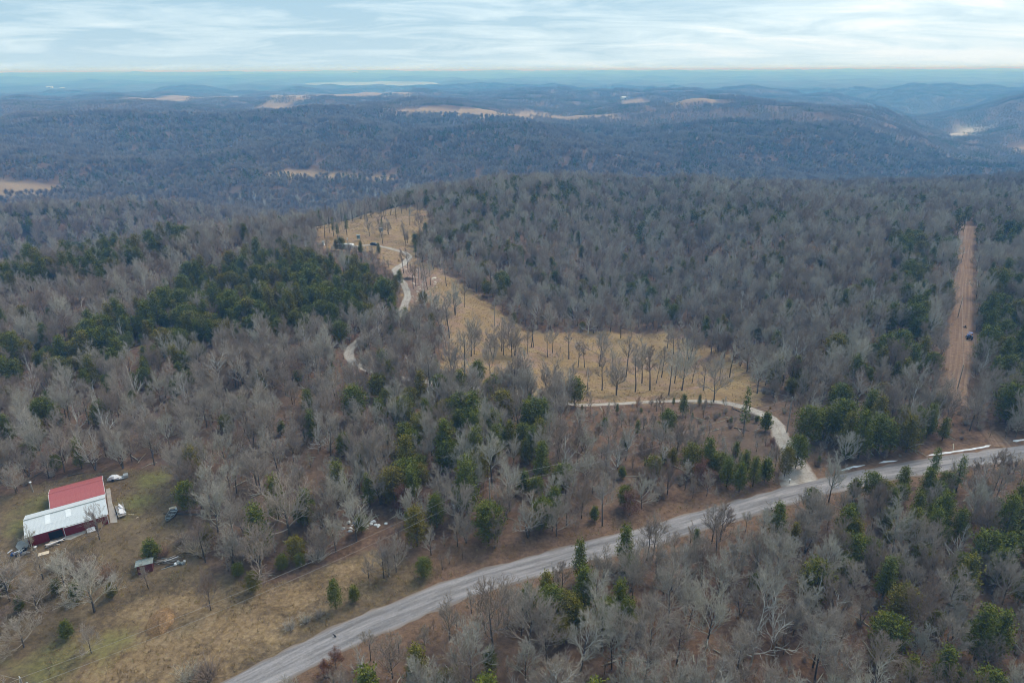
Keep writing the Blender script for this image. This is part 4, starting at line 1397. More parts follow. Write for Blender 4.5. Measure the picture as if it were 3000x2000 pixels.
MARKS = [(ground_at(*p), nm) for p, nm in [((100, 1440), 'the capped post behind the barn'), ((336, 1404), 'the tarp-covered load'), ((501, 1514), 'the boat'), ((1072, 1535), 'the white rubbish'), ((850, 1572), 'the wide pale oak'), ((768, 1690), 'the bushy tree by the power line'),
         ((1331, 1512), 'the meter box'), ((1434, 1512), 'the grey power pole'), ((1765, 1540), 'the straight pale tree'), ((2165, 1440), 'the driveway-mouth cedars'), ((2177, 1268), 'the tall thin pine'), ((1620, 1830), 'the roadside cedar clump'),
         ((1443, 1905), 'the big arching oak'), ((2110, 1580), 'the road-edge pair of trees'), ((2372, 1500), 'the round road-edge cedar'), ((2724, 1420), 'the green roadside pine'), ((2880, 1300), 'the strip of snow'), ((2508, 1112), 'the yellow-leaved tree'),
         ((1700, 1185), 'the straight part of the driveway'), ((1030, 1045), 'the driveway loop in the woods'), ((1903, 1950), 'the full-crowned oak'), ((2820, 1139), 'the near end of the dirt strip')]]
mk = np.array([m_[0] for m_ in MARKS])


def wood_name(i):
    k = int(np.argmin((mk[:, 0] - x[i]) ** 2 + (mk[:, 1] - y[i]) ** 2))
    far_ = np.hypot(x[i], y[i]) > np.hypot(*mk[k])
    return ('in the wood beyond ' if far_ else 'in the wood short of ') + MARKS[k][1]


single = np.zeros(len(x), bool)
for kind, lim in (('oak', 296), ('cedar', 296)):
    m = np.nonzero((isc if kind == 'cedar' else ~isc) & (score > 0))[0]
    m = m[np.argsort(-score[m])][:max(0, lim - n_ind[kind])]
    single[m] = True
for i in np.nonzero(single)[0]:
    w = wood_name(i)
    if isc[i]:
        f = CEDARS[form[i] % len(CEDARS)]
        plant('cedar_tree', f, (x[i], y[i], z[i]), rot[i], ced_s[i], ('tall' if ced_s[i] > 0.95 else 'small') + ' evergreen cedar ' + w, 'cedar', ('tall' if ced_s[i] > 0.95 else 'small') + ' cedars ' + w)
    else:
        f = OAKS[form[i] % len(OAKS)]
        plant('oak_tree', f, (x[i], y[i], z[i]), rot[i], tall[i], ('tall' if tall[i] > 0.88 else 'low') + ' bare grey oak ' + w, 'tree', ('tall' if tall[i] > 0.88 else 'low') + ' bare oaks ' + w)


def flat(n, a):
    return np.stack([np.zeros(n), np.zeros(n), a], 1)


def cube3(a):
    return np.stack([a, a, a], 1)


P3 = np.stack([x, y, z], 1)
m = ~single & ~isc
scatter('oak_forest', 'bare grey oak wood covering the middle slopes', P3[m], flat(m.sum(), rot[m]), cube3(tall[m]), form[m] % len(OAKS), [f[2] for f in OAKS])
m = ~single & isc
scatter('cedar_forest', 'dark green cedars massed among the bare woods', P3[m], flat(m.sum(), rot[m]), cube3(ced_s[m]), form[m] % len(CEDARS), [f[2] for f in CEDARS])

# brush under the trees
x, y = jitter(-330, 360, 45, 380, 3.6)
d = np.hypot(x, y)
ok = in_view(x, y) & (d < 370) & clear_of_keep(x, y) & ~inside(x, y, YARD) & ~inside(x, y, CLEAR)
ok &= pl_dist(x, y, [tuple(p) for p in ROAD_L[::3]]) > 5.2
ok &= pl_dist(x, y, [tuple(p) for p in DRIVE_L[::3]]) > 3.2
ok &= pl_dist(x, y, [tuple(p) for p in TRACK_L[::3]]) > 5.0
ok &= rs.rand(len(x)) < 0.56 + 0.5 * fbm(x / 22, y / 22, 2, 77)
x, y = x[ok], y[ok]
s = rs.uniform(0.3, 0.95, len(x)) ** 1.1
scatter('undergrowth', 'brown twiggy undergrowth on the woodland floor', np.stack([x, y, height(x, y)], 1), flat(len(x), rs.uniform(0, 6.28, len(x))), cube3(np.where(rs.rand(len(x)) < 2, s, s)), np.where(rs.rand(len(x)) < 0.45, rs.randint(0, 4, len(x)), rs.randint(4, 7, len(x))), [f[2] for f in SAPL + SHRUB])


# tufts of dead grass in the yard, the clearing and along the road
def tuft(seed):
    r_ = random.Random(seed); mb_ = MB()
    for _ in range(11):
        a = r_.uniform(0, 6.28); ln = r_.uniform(.12, .42)
        p0_ = Vector((r_.gauss(0, .16), r_.gauss(0, .16), -.02)); dd_ = Vector((math.cos(a) * .7, math.sin(a) * .7, 1)) * ln
        sd_ = Vector((-math.sin(a), math.cos(a), 0)) * .03
        mb_.add([p0_ - sd_, p0_ + sd_, p0_ + dd_], [(0, 1, 2)])
    return mb_.mesh('tuft', M['dry'])


M['dry'] = mat('dry_grass', lambda t, bs: t.put(bs.inputs['Base Color'], t.ramp(t.rnd(), [(0.0, (0.12, 0.082, 0.045)), (0.4, (0.27, 0.185, 0.09)), (0.7, (0.40, 0.29, 0.145)), (0.9, (0.22, 0.19, 0.06)), (1.0, (0.46, 0.36, 0.21))])), 0.9, 0.1)
gxs, gys = [], []
for pg, st_ in ((YARD, .72), (CLEAR, 1.0), (VERGE, .8), (DUFF_SE, .8)):
    a_, b_ = jitter(pg[:, 0].min(), pg[:, 0].max(), max(60, pg[:, 1].min()), pg[:, 1].max(), st_)
    m_ = inside(a_, b_, pg) & (rs.rand(len(a_)) < 0.45 + 0.7 * fbm(a_ / 9, b_ / 9, 2, 81)) & in_view(a_, b_, 0.2)
    gxs.append(a_[m_]); gys.append(b_[m_])
x, y = np.concatenate(gxs), np.concatenate(gys)
ok = (pl_dist(x, y, [tuple(p) for p in ROAD_L[::3]]) > 3.9) & (pl_dist(x, y, [tuple(p) for p in DRIVE_L[::3]]) > 2.4)
bc, bs_ = math.cos(math.atan2(7.7, 12.1)), math.sin(math.atan2(7.7, 12.1))
b0 = at_z(84.7, 1597, 0)
lx, ly = (x - b0[0]) * bc + (y - b0[1]) * bs_, -(x - b0[0]) * bs_ + (y - b0[1]) * bc
ok &= ~((lx > -2.5) & (lx < 16.2) & (ly > -2.2) & (ly < 17.4))
x, y = x[ok], y[ok]
scatter('dry_grass', 'tufts of dead tan grass in the yard, clearing and verges', np.stack([x, y, height(x, y)], 1), flat(len(x), rs.uniform(0, 6.28, len(x))), cube3(rs.uniform(.6, 1.5, len(x))), rs.randint(0, 4, len(x)), [tuft(900 + k_) for k_ in range(4)])

# dead limbs and logs lying in the leaves
dw = MB()
k = 0
while k < 420:
    px_, py_ = rp.uniform(-190, 190), rp.uniform(70, 230)
    if abs(px_) < .8 * py_ + 10 and not bool(open_ground(np.array([px_]), np.array([py_]))[0]):
        a = rp.uniform(0, 6.28)
        L_ = rp.uniform(1.2, 5.5)
        r_ = rp.uniform(.05, .16)
        qx, qy = px_ + L_ * math.cos(a), py_ + L_ * math.sin(a)
        dw.tube([(px_, py_, hz(px_, py_) + r_ * .7), ((px_ + qx) / 2 + rp.uniform(-.2, .2), (py_ + qy) / 2, hz(qx, qy) * .5 + hz(px_, py_) * .5 + r_ + rp.uniform(0, .15)), (qx, qy, hz(qx, qy) + r_ * .3)], [r_, r_ * .8, r_ * .35], 5)
        k += 1
dwo = dw.build('deadwood', M['bark_pale'], None, kind='stuff')
dwo['label'] = 'dead limbs lying scattered in the leaf litter of the woods'


def tilt_to_ground(x, y, e_=8.0):
    gx_ = (height(x + e_, y) - height(x - e_, y)) / (2 * e_)
    gy_ = (height(x, y + e_) - height(x, y - e_)) / (2 * e_)
    return np.stack([np.arctan(gy_), -np.arctan(gx_), np.zeros(len(x))], 1)


# middle distance, tree by tree
x, y = jitter(-720, 720, 200, 760, 5.9)
d = np.hypot(x, y)
ok = in_view(x, y) & (d >= 440) & (d < 740) & ~open_ground(x, y) & clear_of_keep(x, y) & (rs.rand(len(x)) < 0.94)
x, y = x[ok], y[ok]
isc = rs.rand(len(x)) < cedar_prob(x, y)
idx = np.where(isc, 5 + rs.randint(0, 3, len(x)), rs.randint(0, 5, len(x)))
s = np.where(isc, rs.uniform(0.7, 1.2, len(x)), rs.uniform(0.75, 1.15, len(x)))
scatter('valley_forest', 'bare woods and cedars on the ridges beyond the clearing', np.stack([x, y, height(x, y)], 1), flat(len(x), rs.uniform(0, 6.28, len(x))), cube3(s), idx, OAK_MID + CED_MID)

# hills, grove by grove
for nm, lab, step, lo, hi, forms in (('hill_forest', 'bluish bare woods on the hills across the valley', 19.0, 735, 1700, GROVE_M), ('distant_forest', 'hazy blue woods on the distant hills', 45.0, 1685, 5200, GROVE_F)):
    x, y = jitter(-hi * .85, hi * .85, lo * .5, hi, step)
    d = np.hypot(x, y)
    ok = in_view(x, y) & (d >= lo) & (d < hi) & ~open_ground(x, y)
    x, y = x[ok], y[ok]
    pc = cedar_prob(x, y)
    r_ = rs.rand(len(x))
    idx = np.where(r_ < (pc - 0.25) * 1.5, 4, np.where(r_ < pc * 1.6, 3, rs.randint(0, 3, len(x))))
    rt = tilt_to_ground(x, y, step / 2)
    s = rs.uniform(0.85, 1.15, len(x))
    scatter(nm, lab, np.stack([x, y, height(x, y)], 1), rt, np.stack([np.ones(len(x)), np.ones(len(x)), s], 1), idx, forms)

# white sycamores along the creek bottom
cr_l = spline(CREEK[2:8], 12.0)
k = 0
for p in cr_l:
    for _ in range(2):
        if rp.random() < 0.5:
            px_, py_ = p[0] + rp.uniform(-28, 28), p[1] + rp.uniform(-28, 28)
            uu, vv, dd = project(px_, py_, hz(px_, py_))
            if 0 < uu < 3000 and k < 110:
                plant('sycamore_tree', SYCA[0], (px_, py_, hz(px_, py_)), rp.uniform(0, 6.28), rp.uniform(.8, 1.2), 'white-barked bare sycamore along the creek in the valley', 'tree', 'sycamores along the creek')
                k += 1
for u_, v_ in [(430, 560), (2788, 770)]:
    one('sycamore_tree', SYCA[0], u_, v_, 15, 'white dead tree beside the dirt strip' if u_ > 2000 else 'single white-barked tree in the dark valley woods', keep=0)

# ------------------------------------------------------------------ materials of made things
def ribbed(name, col, dirt, dcol, rough=0.5, spec=0.4):
    def b(t, bs):
        o = t.obj()
        n = t.noise(t.map(o, (0.5, 2.2, 2.2)), 1.3, 6, 0.65)
        n2 = t.noise(o, 0.45, 4, 0.6)
        c = t.ramp(n, [(0.3, tuple(q * 0.86 for q in col)), (0.7, col)])
        c = t.mix(t.rng(n2, 0.5, 0.75, 0, dirt), c, dcol)
        t.put(bs.inputs['Base Color'], c)
    return mat(name, b, rough, spec)


M['roof_white'] = ribbed('roof_white_metal', (0.66, 0.70, 0.73), 0.45, (0.50, 0.53, 0.55))
M['roof_red'] = ribbed('roof_red_metal', (0.43, 0.115, 0.115), 0.4, (0.46, 0.17, 0.165))
M['wall_red'] = ribbed('wall_red_metal', (0.22, 0.014, 0.020), 0.4, (0.12, 0.012, 0.016), 0.6, 0.3)
M['trim_white'] = plain('trim_white', (0.72, 0.73, 0.74), 0.08, 1.0, 0.5)
M['skylight'] = plain('skylight_plastic', (0.76, 0.79, 0.81), 0.05, 1.0, 0.35, 0.5)
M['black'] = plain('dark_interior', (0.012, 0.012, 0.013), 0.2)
M['rubber'] = plain('black_rubber', (0.02, 0.02, 0.021), 0.2, 3, 0.8)
M['ply'] = plain('plywood', (0.50, 0.33, 0.17), 0.15, 2.0)
M['board'] = plain('pale_board', (0.62, 0.52, 0.40), 0.15, 2.0)
M['wood_grey'] = plain('weathered_wood', (0.27, 0.245, 0.22), 0.3, 3.0)
M['tarp_white'] = plain('white_tarp', (0.74, 0.73, 0.75), 0.12, 1.2, 0.6)
M['tarp_blue'] = plain('blue_tarp', (0.055, 0.13, 0.36), 0.3, 1.5, 0.6)
M['steel'] = plain('galvanised_steel', (0.42, 0.44, 0.45), 0.15, 2.0, 0.5, 0.5, 0.3)
M['tin'] = plain('weathered_tin', (0.23, 0.265, 0.255), 0.3, 2.2, 0.6, 0.4)
M['alu'] = plain('boat_aluminium', (0.30, 0.325, 0.33), 0.15, 1.5, 0.45, 0.5, 0.3)
M['boat_in'] = plain('boat_inside', (0.11, 0.12, 0.125), 0.3, 2.0)
M['plastic'] = plain('white_plastic', (0.78, 0.79, 0.80), 0.08, 2.0, 0.5)
M['concrete'] = plain('concrete', (0.36, 0.345, 0.32), 0.2, 0.8)
M['straw'] = plain('straw', (0.27, 0.165, 0.08), 0.6, 4.0)
M['pole'] = plain('pole_wood', (0.30, 0.275, 0.25), 0.2, 2.0)
M['wire'] = plain('wire', (0.36, 0.345, 0.33), 0.1)
M['rv'] = plain('camper_white', (0.80, 0.81, 0.82), 0.05, 0.8, 0.4, 0.4)
M['rv_grey'] = plain('camper_stripe', (0.42, 0.45, 0.48), 0.08, 1.0, 0.4)
M['glass'] = plain('dark_glass', (0.015, 0.02, 0.025), 0.1, 1.0, 0.1, 0.6)
M['car'] = plain('dark_blue_paint', (0.014, 0.018, 0.034), 0.1, 1.0, 0.25, 0.6)
M['tractor'] = plain('tractor_blue', (0.03, 0.10, 0.34), 0.15, 1.0, 0.4, 0.5)
M['blind'] = plain('blind_green', (0.22, 0.27, 0.26), 0.15, 1.0)
M['limestone'] = plain('limestone', (0.60, 0.55, 0.46), 0.2, 1.5)
M['snow'] = plain('snow', (0.74, 0.77, 0.81), 0.05, 2.0, 0.6)
M['feather'] = plain('black_feather', (0.010, 0.010, 0.012), 0.2, 6.0, 0.6)
M['barn_far'] = plain('far_barn_roof', (0.74, 0.76, 0.78), 0.05, 0.2)

# ------------------------------------------------------------------ the barn: long white-roofed building and the red-roofed one joined behind
B_ANG = math.atan2(7.7, 12.1)
bo = at_z(84.7, 1597, 0)
bz = min(hz(bo[0], bo[1]), hz(bo[0] + 12, bo[1] + 8))
barn = thing('barn', 'long red metal barn with a white roof and a red-roofed rear section', 'barn', (bo[0], bo[1], bz), B_ANG)


def gable_walls(x0, x1, y0, y1, eave, ridge, name, opening=None):
    ym = (y0 + y1) / 2
    w = MB()
    th = 0.12
    if opening:
        a, b, hh = opening
        w.box(((x0 + a) / 2, y0 + th / 2, eave / 2), (a - x0, th, eave))
        w.box(((b + x1) / 2, y0 + th / 2, eave / 2), (x1 - b, th, eave))
        w.box(((a + b) / 2, y0 + th / 2, (eave + hh) / 2), (b - a, th, eave - hh))
    else:
        w.box(((x0 + x1) / 2, y0 + th / 2, eave / 2), (x1 - x0, th, eave))
    w.box(((x0 + x1) / 2, y1 - th / 2, eave / 2), (x1 - x0, th, eave))
    for xx in (x0, x1 - th):
        w.prism([(xx, y0 + th, -0.3), (xx, y1 - th, -0.3), (xx, y1 - th, eave), (xx, ym, ridge - 0.05), (xx, y0 + th, eave)], (th, 0, 0))
    o = w.build(name, M['wall_red'], barn)
    # vertical ribs of the wall sheeting
    r = MB()
    xx = x0 + 0.3
    while xx < x1 - 0.2:
        if not (opening and opening[0] - 0.1 < xx < opening[1] + 0.1):
            r.box((xx, y0 - 0.012, eave / 2), (0.05, 0.03, eave - 0.1))
        xx += 0.46
    r.build('wall_rib', M['wall_red'], o, kind='stuff')
    return o


def roof_slope(parent, x0, x1, ye, ym, ze, zr, m, sheet_w=0.92, over=0.45, lights=(), nm='roof_sheet'):
    """sheets of ribbed metal side by side from eave to ridge"""
    sgn = 1 if ym > ye else -1
    sl = (zr - ze) / abs(ym - ye)
    ye2, ze2 = ye - sgn * over, ze - sl * over
    L = math.hypot(ym - ye2, zr - ze2)
    ang = math.atan2(zr - ze2, abs(ym - ye2)) * sgn
    n = int(round((x1 - x0) / sheet_w))
    w = (x1 - x0) / n
    mb = MB()
    mb.box((0, 0, 0), (w - 0.012, L, 0.03))
    for k in range(4):
        mb.box((-w / 2 + (k + .5) * w / 4, 0, 0.028), (0.05, L - .01, 0.03))
    me = mb.mesh(nm, m)
    for i in range(n):
        o = link(nm, me, parent)
        o.location = (x0 + (i + .5) * w, (ye2 + ym) / 2, (ze2 + zr) / 2 + 0.06 + (0.004 if i % 2 else 0))
        o.rotation_euler = (ang, 0, 0)
    for j, (i, a, b) in enumerate(lights):
        sk = MB()
        sk.box((0, 0, 0), (w * 1.02, L * (b - a), 0.035))
        o = sk.build('skylight', M['skylight'], parent)
        t = (a + b) / 2
        o.location = (x0 + (i + .5) * w, ye2 + (ym - ye2) * t, ze2 + (zr - ze2) * t + 0.115)
        o.rotation_euler = (ang, 0, 0)


W0, W1 = 14.35, 8.1
gable_walls(0, W0, 0, W1, 2.6, 3.85, 'wall', (3.6, 6.1, 1.9))
roof = MB()
roof.prism([(-0.2, -0.35, 2.52), (-0.2, W1 + 0.35, 2.52), (-0.2, W1 / 2, 3.78)], (W0 + 0.4, 0, 0))
rf = roof.build('roof', M['roof_white'], barn)
roof_slope(rf, -0.25, W0 + 0.25, 0, W1 / 2, 2.6, 3.9, M['roof_white'], lights=((4, .42, .98), (8, .50, .98)))
roof_slope(rf, -0.25, W0 + 0.25, W1, W1 / 2, 2.6, 3.9, M['roof_white'])
MB().box((W0 / 2, W1 / 2, 4.0), (W0 + 0.5, 0.32, 0.05)).build('ridge_cap', M['tin'], rf)
for xx in (-0.27, W0 + 0.27):
    MB().prism([(xx, -0.5, 2.38), (xx, W1 / 2, 3.86), (xx, W1 / 2, 4.02), (xx, -0.5, 2.54)], (0.05, 0, 0)).prism([(xx, W1 + .5, 2.38), (xx, W1 / 2 + .002, 3.86), (xx, W1 / 2 + .002, 4.02), (xx, W1 + .5, 2.54)], (0.05, 0, 0)).build('bargeboard', M['trim_white'], barn)
MB().box((10.35, -0.56, 2.40), (8.0, 0.14, 0.12)).build('gutter', M['trim_white'], barn)
MB().box((6.35, -0.03, 1.3), (0.10, 0.07, 2.6)).build('corner_trim', M['trim_white'], barn)
MB().box((W0 - .02, -0.04, 1.3), (0.14, 0.10, 2.6)).build('corner_trim', M['trim_white'], barn)
MB().box((0.05, -0.04, 1.3), (0.14, 0.10, 2.6)).build('corner_trim', M['steel'], barn)
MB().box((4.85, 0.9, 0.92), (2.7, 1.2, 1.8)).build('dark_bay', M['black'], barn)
# red section
RX0, RX1, RY0, RY1 = 4.4, 14.45, 8.3, 17.0
gable_walls(RX0, RX1, RY0, RY1, 2.5, 3.85, 'wall')
roof = MB()
roof.prism([(RX0 - .1, RY0 - 0.2, 2.48), (RX0 - .1, RY1 + 0.35, 2.48), (RX0 - .1, (RY0 + RY1) / 2, 3.76)], (RX1 - RX0 + .2, 0, 0))
rf = roof.build('roof', M['roof_red'], barn)
roof_slope(rf, RX0 - .2, RX1 + .2, RY0, (RY0 + RY1) / 2, 2.62, 3.9, M['roof_red'], over=0.05)
roof_slope(rf, RX0 - .2, RX1 + .2, RY1, (RY0 + RY1) / 2, 2.5, 3.9, M['roof_red'])
MB().box(((RX0 + RX1) / 2, (RY0 + RY1) / 2, 4.0), (RX1 - RX0 + .4, 0.3, 0.05)).build('ridge_cap', M['roof_red'], rf)
ym = (RY0 + RY1) / 2
for xx in (RX0 - .24, RX1 + .2):
    MB().prism([(xx, RY0 - .1, 2.50), (xx, ym, 3.86), (xx, ym, 4.03), (xx, RY0 - .1, 2.68)], (0.06, 0, 0)).prism([(xx, RY1 + .5, 2.28), (xx, ym + .002, 3.86), (xx, ym + .002, 4.03), (xx, RY1 + .5, 2.46)], (0.06, 0, 0)).build('bargeboard', M['trim_white'], barn)


def bl(x, y, dz=0.0):
    """a place in barn coordinates, on the ground"""
    c, s = math.cos(B_ANG), math.sin(B_ANG)
    wx, wy = bo[0] + x * c - y * s, bo[1] + x * s + y * c
    return (wx, wy, hz(wx, wy) + dz)


# worn ground and slabs at the barn
def pad(name, label, pts, m, cat):
    mb = MB()
    lo = [(p[0], p[1], p[2] - 0.15) for p in pts]
    hi = [(p[0], p[1], p[2] + 0.05) for p in pts]
    n = len(pts)
    mb.add(lo + hi, [tuple(range(n, 2 * n))] + [(i, (i + 1) % n, n + (i + 1) % n, n + i) for i in range(n)])
    return tag(mb.build(name, m), label, cat)


pad('concrete_slab', 'rough grey concrete apron below the red front wall of the barn', [bl(6.2, -0.1), bl(6.0, -1.4), bl(7.2, -1.9), bl(8.6, -1.5), bl(9.8, -1.1), bl(10.4, -0.4), bl(10.3, -.1)], M['concrete'], 'slab')
pad('concrete_walk', 'grey gravel strip along the gable end of the barn', [bl(14.6, 0), bl(15.9, -.6), bl(16.0, 2), bl(15.5, 8), bl(15.6, 14.5), bl(14.7, 14.5)], M['concrete'], 'walk')
pad('gravel_apron', 'pale gravel patch at the end wall beside the scrap heap', [bl(-.2, .2), bl(-1.8, -.2), bl(-2.4, 1.6), bl(-2.0, 3.2), bl(-.2, 3.4)], M['concrete'], 'gravel')


def lump(mb, c, s, rng, n=7, mi=0):
    """an uneven, faceted mass"""
    vs, fs = [], []
    rings = [(0.0, 1.0), (0.45, 0.95), (0.8, 0.66), (1.0, 0.2)]
    for zf, rf_ in rings:
        for k in range(n):
            a = 2 * math.pi * k / n
            q = rf_ * rng.uniform(0.75, 1.15)
            vs.append((c[0] + math.cos(a) * s[0] * q, c[1] + math.sin(a) * s[1] * q, c[2] + zf * s[2] * rng.uniform(0.85, 1.1)))
    for i in range(len(rings) - 1):
        for k in range(n):
            k2 = (k + 1) % n
            fs.append((i * n + k, i * n + k2, (i + 1) * n + k2, (i + 1) * n + k))
    fs.append(tuple((len(rings) - 1) * n + k for k in range(n)))
    mb.add(vs, fs, mi)


rj = random.Random(77)
# tarp-covered load behind the barn
x_, y_, z_ = gz(336, 1404)
t_ = thing('tarp_covered_load', 'white tarpaulin over a loaded trailer behind the barn gable', 'tarp', (x_, y_, z_), 0.3)
mb = MB(); lump(mb, (0, 0, 0.35), (1.5, 1.0, 0.9), rj, 9); mb.build('tarp', M['tarp_white'], t_)
mb = MB(); mb.box((0.3, 0, 0.3), (3.6, 1.5, 0.12)); mb.box((2.4, .2, 0.5), (1.0, 1.2, 0.7), .2); mb.build('trailer_bed', M['steel'], t_)
for sy in (-.8, .8):
    MB().lathe((-.2, sy, 0.3), [(0.30, -.08), (0.30, .08)], 10, 0, 'Y').build('wheel', M['rubber'], t_)
# utility trailer with white sheets by the gable
x_, y_, z_ = bl(16.9, 3.0)
t_ = thing('utility_trailer', 'narrow utility trailer stacked with white boards beside the barn end', 'trailer', (x_, y_, z_), B_ANG + R(90) + R(3))
mb = MB(); mb.box((0, 0, 0.45), (5.0, 1.5, 0.08)); mb.build('deck', M['wood_grey'], t_)
for sy in (-.78, .78):
    MB().box((0, sy, 0.85), (5.0, 0.05, 0.06)).build('side_rail', M['steel'], t_)
    for sx in (-2.4, -1.2, 0, 1.2, 2.4):
        MB().box((sx, sy, 0.66), (0.06, 0.05, 0.42)).build('stake', M['steel'], t_)
    MB().lathe((-.3, sy * 1.12, 0.32), [(0.32, -.09), (0.32, .09)], 12, 0, 'Y').build('wheel', M['rubber'], t_)
for i in range(6):
    MB().box((rj.uniform(-1.2, 1.2), rj.uniform(-.4, .4), 0.53 + i * 0.07), (rj.uniform(1.4, 2.6), rj.uniform(.25, .7), 0.05), rj.uniform(-.25, .25)).build('board', M['tarp_white'], t_)
MB().box((2.9, 0, 0.42), (1.0, 0.08, 0.08)).build('drawbar', M['steel'], t_)
# white sheet leaning at the wall, plywood panel
mb = MB(); mb.box((0, 0, 0.42), (1.5, 0.05, 1.0), 0, 0, R(-48)); o = mb.build('metal_sheet', M['tarp_white']); o.location = bl(11.0, -1.05); o.rotation_euler = (0, 0, B_ANG + .1)
tag(o, 'white metal sheet lying against the foot of the barn wall', 'sheet')
mb = MB(); mb.box((0, 0, 0.55), (1.0, 0.03, 1.15), 0, 0, R(-20)); o = mb.build('plywood_square', M['ply']); o.location = bl(12.7, -0.5); o.rotation_euler = (0, 0, B_ANG)
tag(o, 'square tan plywood panel leaning on the barn wall', 'panel')
# lumber in front of the bay
x_, y_, z_ = bl(4.3, -1.9)
t_ = thing('lumber_pile', 'pile of pale and dark boards in front of the barn bay', 'lumber', (x_, y_, z_), B_ANG + .05)
for i in range(13):
    MB().box((rj.uniform(-.6, .6), rj.uniform(-.5, .5), 0.05 + 0.045 * i), (rj.uniform(1.8, 3.4), rj.uniform(.12, .3), 0.05), rj.uniform(-.3, .3)).build('board', rj.choice([M['board'], M['wood_grey'], M['black'], M['tarp_white']]), t_)
# bucket
t_ = thing('bucket', 'white plastic bucket beside the barn wall near the scrap heap', 'bucket', bl(1.1, -1.6))
MB().lathe((0, 0, 0), [(0.24, 0), (0.30, 0.55), (0.33, 0.57), (0.33, 0.62), (0.27, 0.62)], 14).build('pail', M['plastic'], t_, True)
mb = MB(); mb.tube([(0.31 * math.cos(a), 0.05, 0.58 + 0.25 * math.sin(a)) for a in np.linspace(0, math.pi, 9)], 0.015, 5); mb.build('handle', M['steel'], t_)
# scrap heap at the corner
t_ = thing('scrap_heap', 'heap of blue and white scrap at the corner of the barn', 'scrap', bl(-1.6, -1.4), B_ANG)
for i in range(5):
    mb = MB(); lump(mb, (rj.uniform(-1.4, 1.2), rj.uniform(-1.1, .8), 0), (rj.uniform(.4, .8), rj.uniform(.3, .6), rj.uniform(.3, .8)), rj, 7)
    mb.build('tarp_bundle', [M['tarp_blue'], M['rubber'], M['tarp_blue'], M['wood_grey'], M['black']][i], t_)
for i in range(8):
    MB().box((rj.uniform(-1.6, 1.4), rj.uniform(-1.2, 1.0), rj.uniform(.3, .8)), (rj.uniform(.4, 1.4), rj.uniform(.1, .4), 0.06), rj.uniform(0, 3), 0, rj.uniform(-.5, .5), rj.uniform(-.5, .5)).build('board', rj.choice([M['tarp_white'], M['steel'], M['wood_grey']]), t_)


def flat_board(u, v, sx, sy, rz, m, label, name='plywood_sheet', cat='board'):
    x_, y_, z_ = gz(u, v)
    mb = MB(); mb.box((0, 0, 0.07), (sx, sy, 0.04)); mb.box((-sx * .3, 0, 0.03), (0.08, sy, 0.05)); mb.box((sx * .3, 0, 0.03), (0.08, sy, 0.05))
    o = mb.build(name, m); o.location = (x_, y_, z_); o.rotation_euler = (0, 0, rz)
    return tag(o, label, cat)


flat_board(128, 1621, 1.9, 1.1, 0.5, M['board'], 'pale plywood sheet lying in the grass in front of the barn')
flat_board(506, 1488, 1.5, 1.0, 0.55, M['board'], 'pale board lying in the grass behind the boat')
flat_board(384, 1507, 1.3, 0.14, 0.0, M['board'], 'thin pale plank lying in the grass between the barn and the boat', 'plank', 'plank')
flat_board(402, 1516, 0.5, 0.2, 0.7, M['board'], 'scrap of pale wood in the barnyard grass', 'plank', 'plank')
# post behind the barn
x_, y_, z_ = gz(97, 1441)
t_ = thing('vent_stack', 'grey post with a white cap standing behind the barn', 'post', (x_, y_, z_))
MB().lathe((0, 0, -.1), [(0.16, 0), (0.14, 2.7)], 10).build('post', M['pole'], t_)
MB().lathe((0, 0, 2.6), [(0.26, 0), (0.28, 0.14), (0.1, 0.26)], 12).build('cap', M['plastic'], t_)

# small red shed with a tin roof
x_, y_, z_ = gz(428, 1668)
t_ = thing('small_shed', 'small red wooden shed with a pale tin roof in the barnyard', 'shed', (x_, y_, z_), R(24))
mb = MB()
mb.box((0, -1.0, 0.95), (2.6, 0.08, 1.9)); mb.box((0, 1.0, 0.8), (2.6, 0.08, 1.6)); mb.box((-1.26, 0, 0.85), (0.08, 1.92, 1.7)); mb.box((1.26, 0, 0.85), (0.08, 1.92, 1.7))
mb.build('wall', plain('shed_red', (0.13, 0.035, 0.038), 0.3, 2.0), t_)
MB().box((-.4, -1.06, 0.8), (0.8, 0.05, 1.55)).build('door', M['wood_grey'], t_)
for i in range(7):
    MB().box((-1.35 + .45 * i, 0.0, 1.86 + .01 * (i % 2)), (0.44, 2.6, 0.04), 0, 0, R(-8)).build('roof_sheet', M['tin'], t_)

# boat: open aluminium hull with a pointed bow towards the road, flat transom
x_, y_, z_ = gz(501, 1514)
t_ = thing('boat', 'grey aluminium fishing boat lying open in the barnyard grass', 'boat', (x_, y_, z_), R(-86))
LB = 4.4
st = np.linspace(0, 1, 13)


def hull(scale, zlo, zhi):
    rows = []
    for s in st:
        w = 0.86 * (1 - max(0, (s - 0.5) / 0.5) ** 2.2) + 0.02
        xx = (s - .5) * LB
        k = zlo + 0.22 * max(0, (s - 0.6) / 0.4) ** 2
        rows.append([(xx, -w * scale, zhi + .1 * s), (xx, -w * .86 * scale, (k + zhi) * .5), (xx, -w * .55 * scale, k), (xx, w * .55 * scale, k), (xx, w * .86 * scale, (k + zhi) * .5), (xx, w * scale, zhi + .1 * s)])
    return rows


def skin(mb, rows, flip=False):
    n = len(rows[0])
    vs = [p for r in rows for p in r]
    fs = [(i * n + j, i * n + j + 1, (i + 1) * n + j + 1, (i + 1) * n + j) for i in range(len(rows) - 1) for j in range(n - 1)]
    mb.add(vs, [f[::-1] for f in fs] if flip else fs)


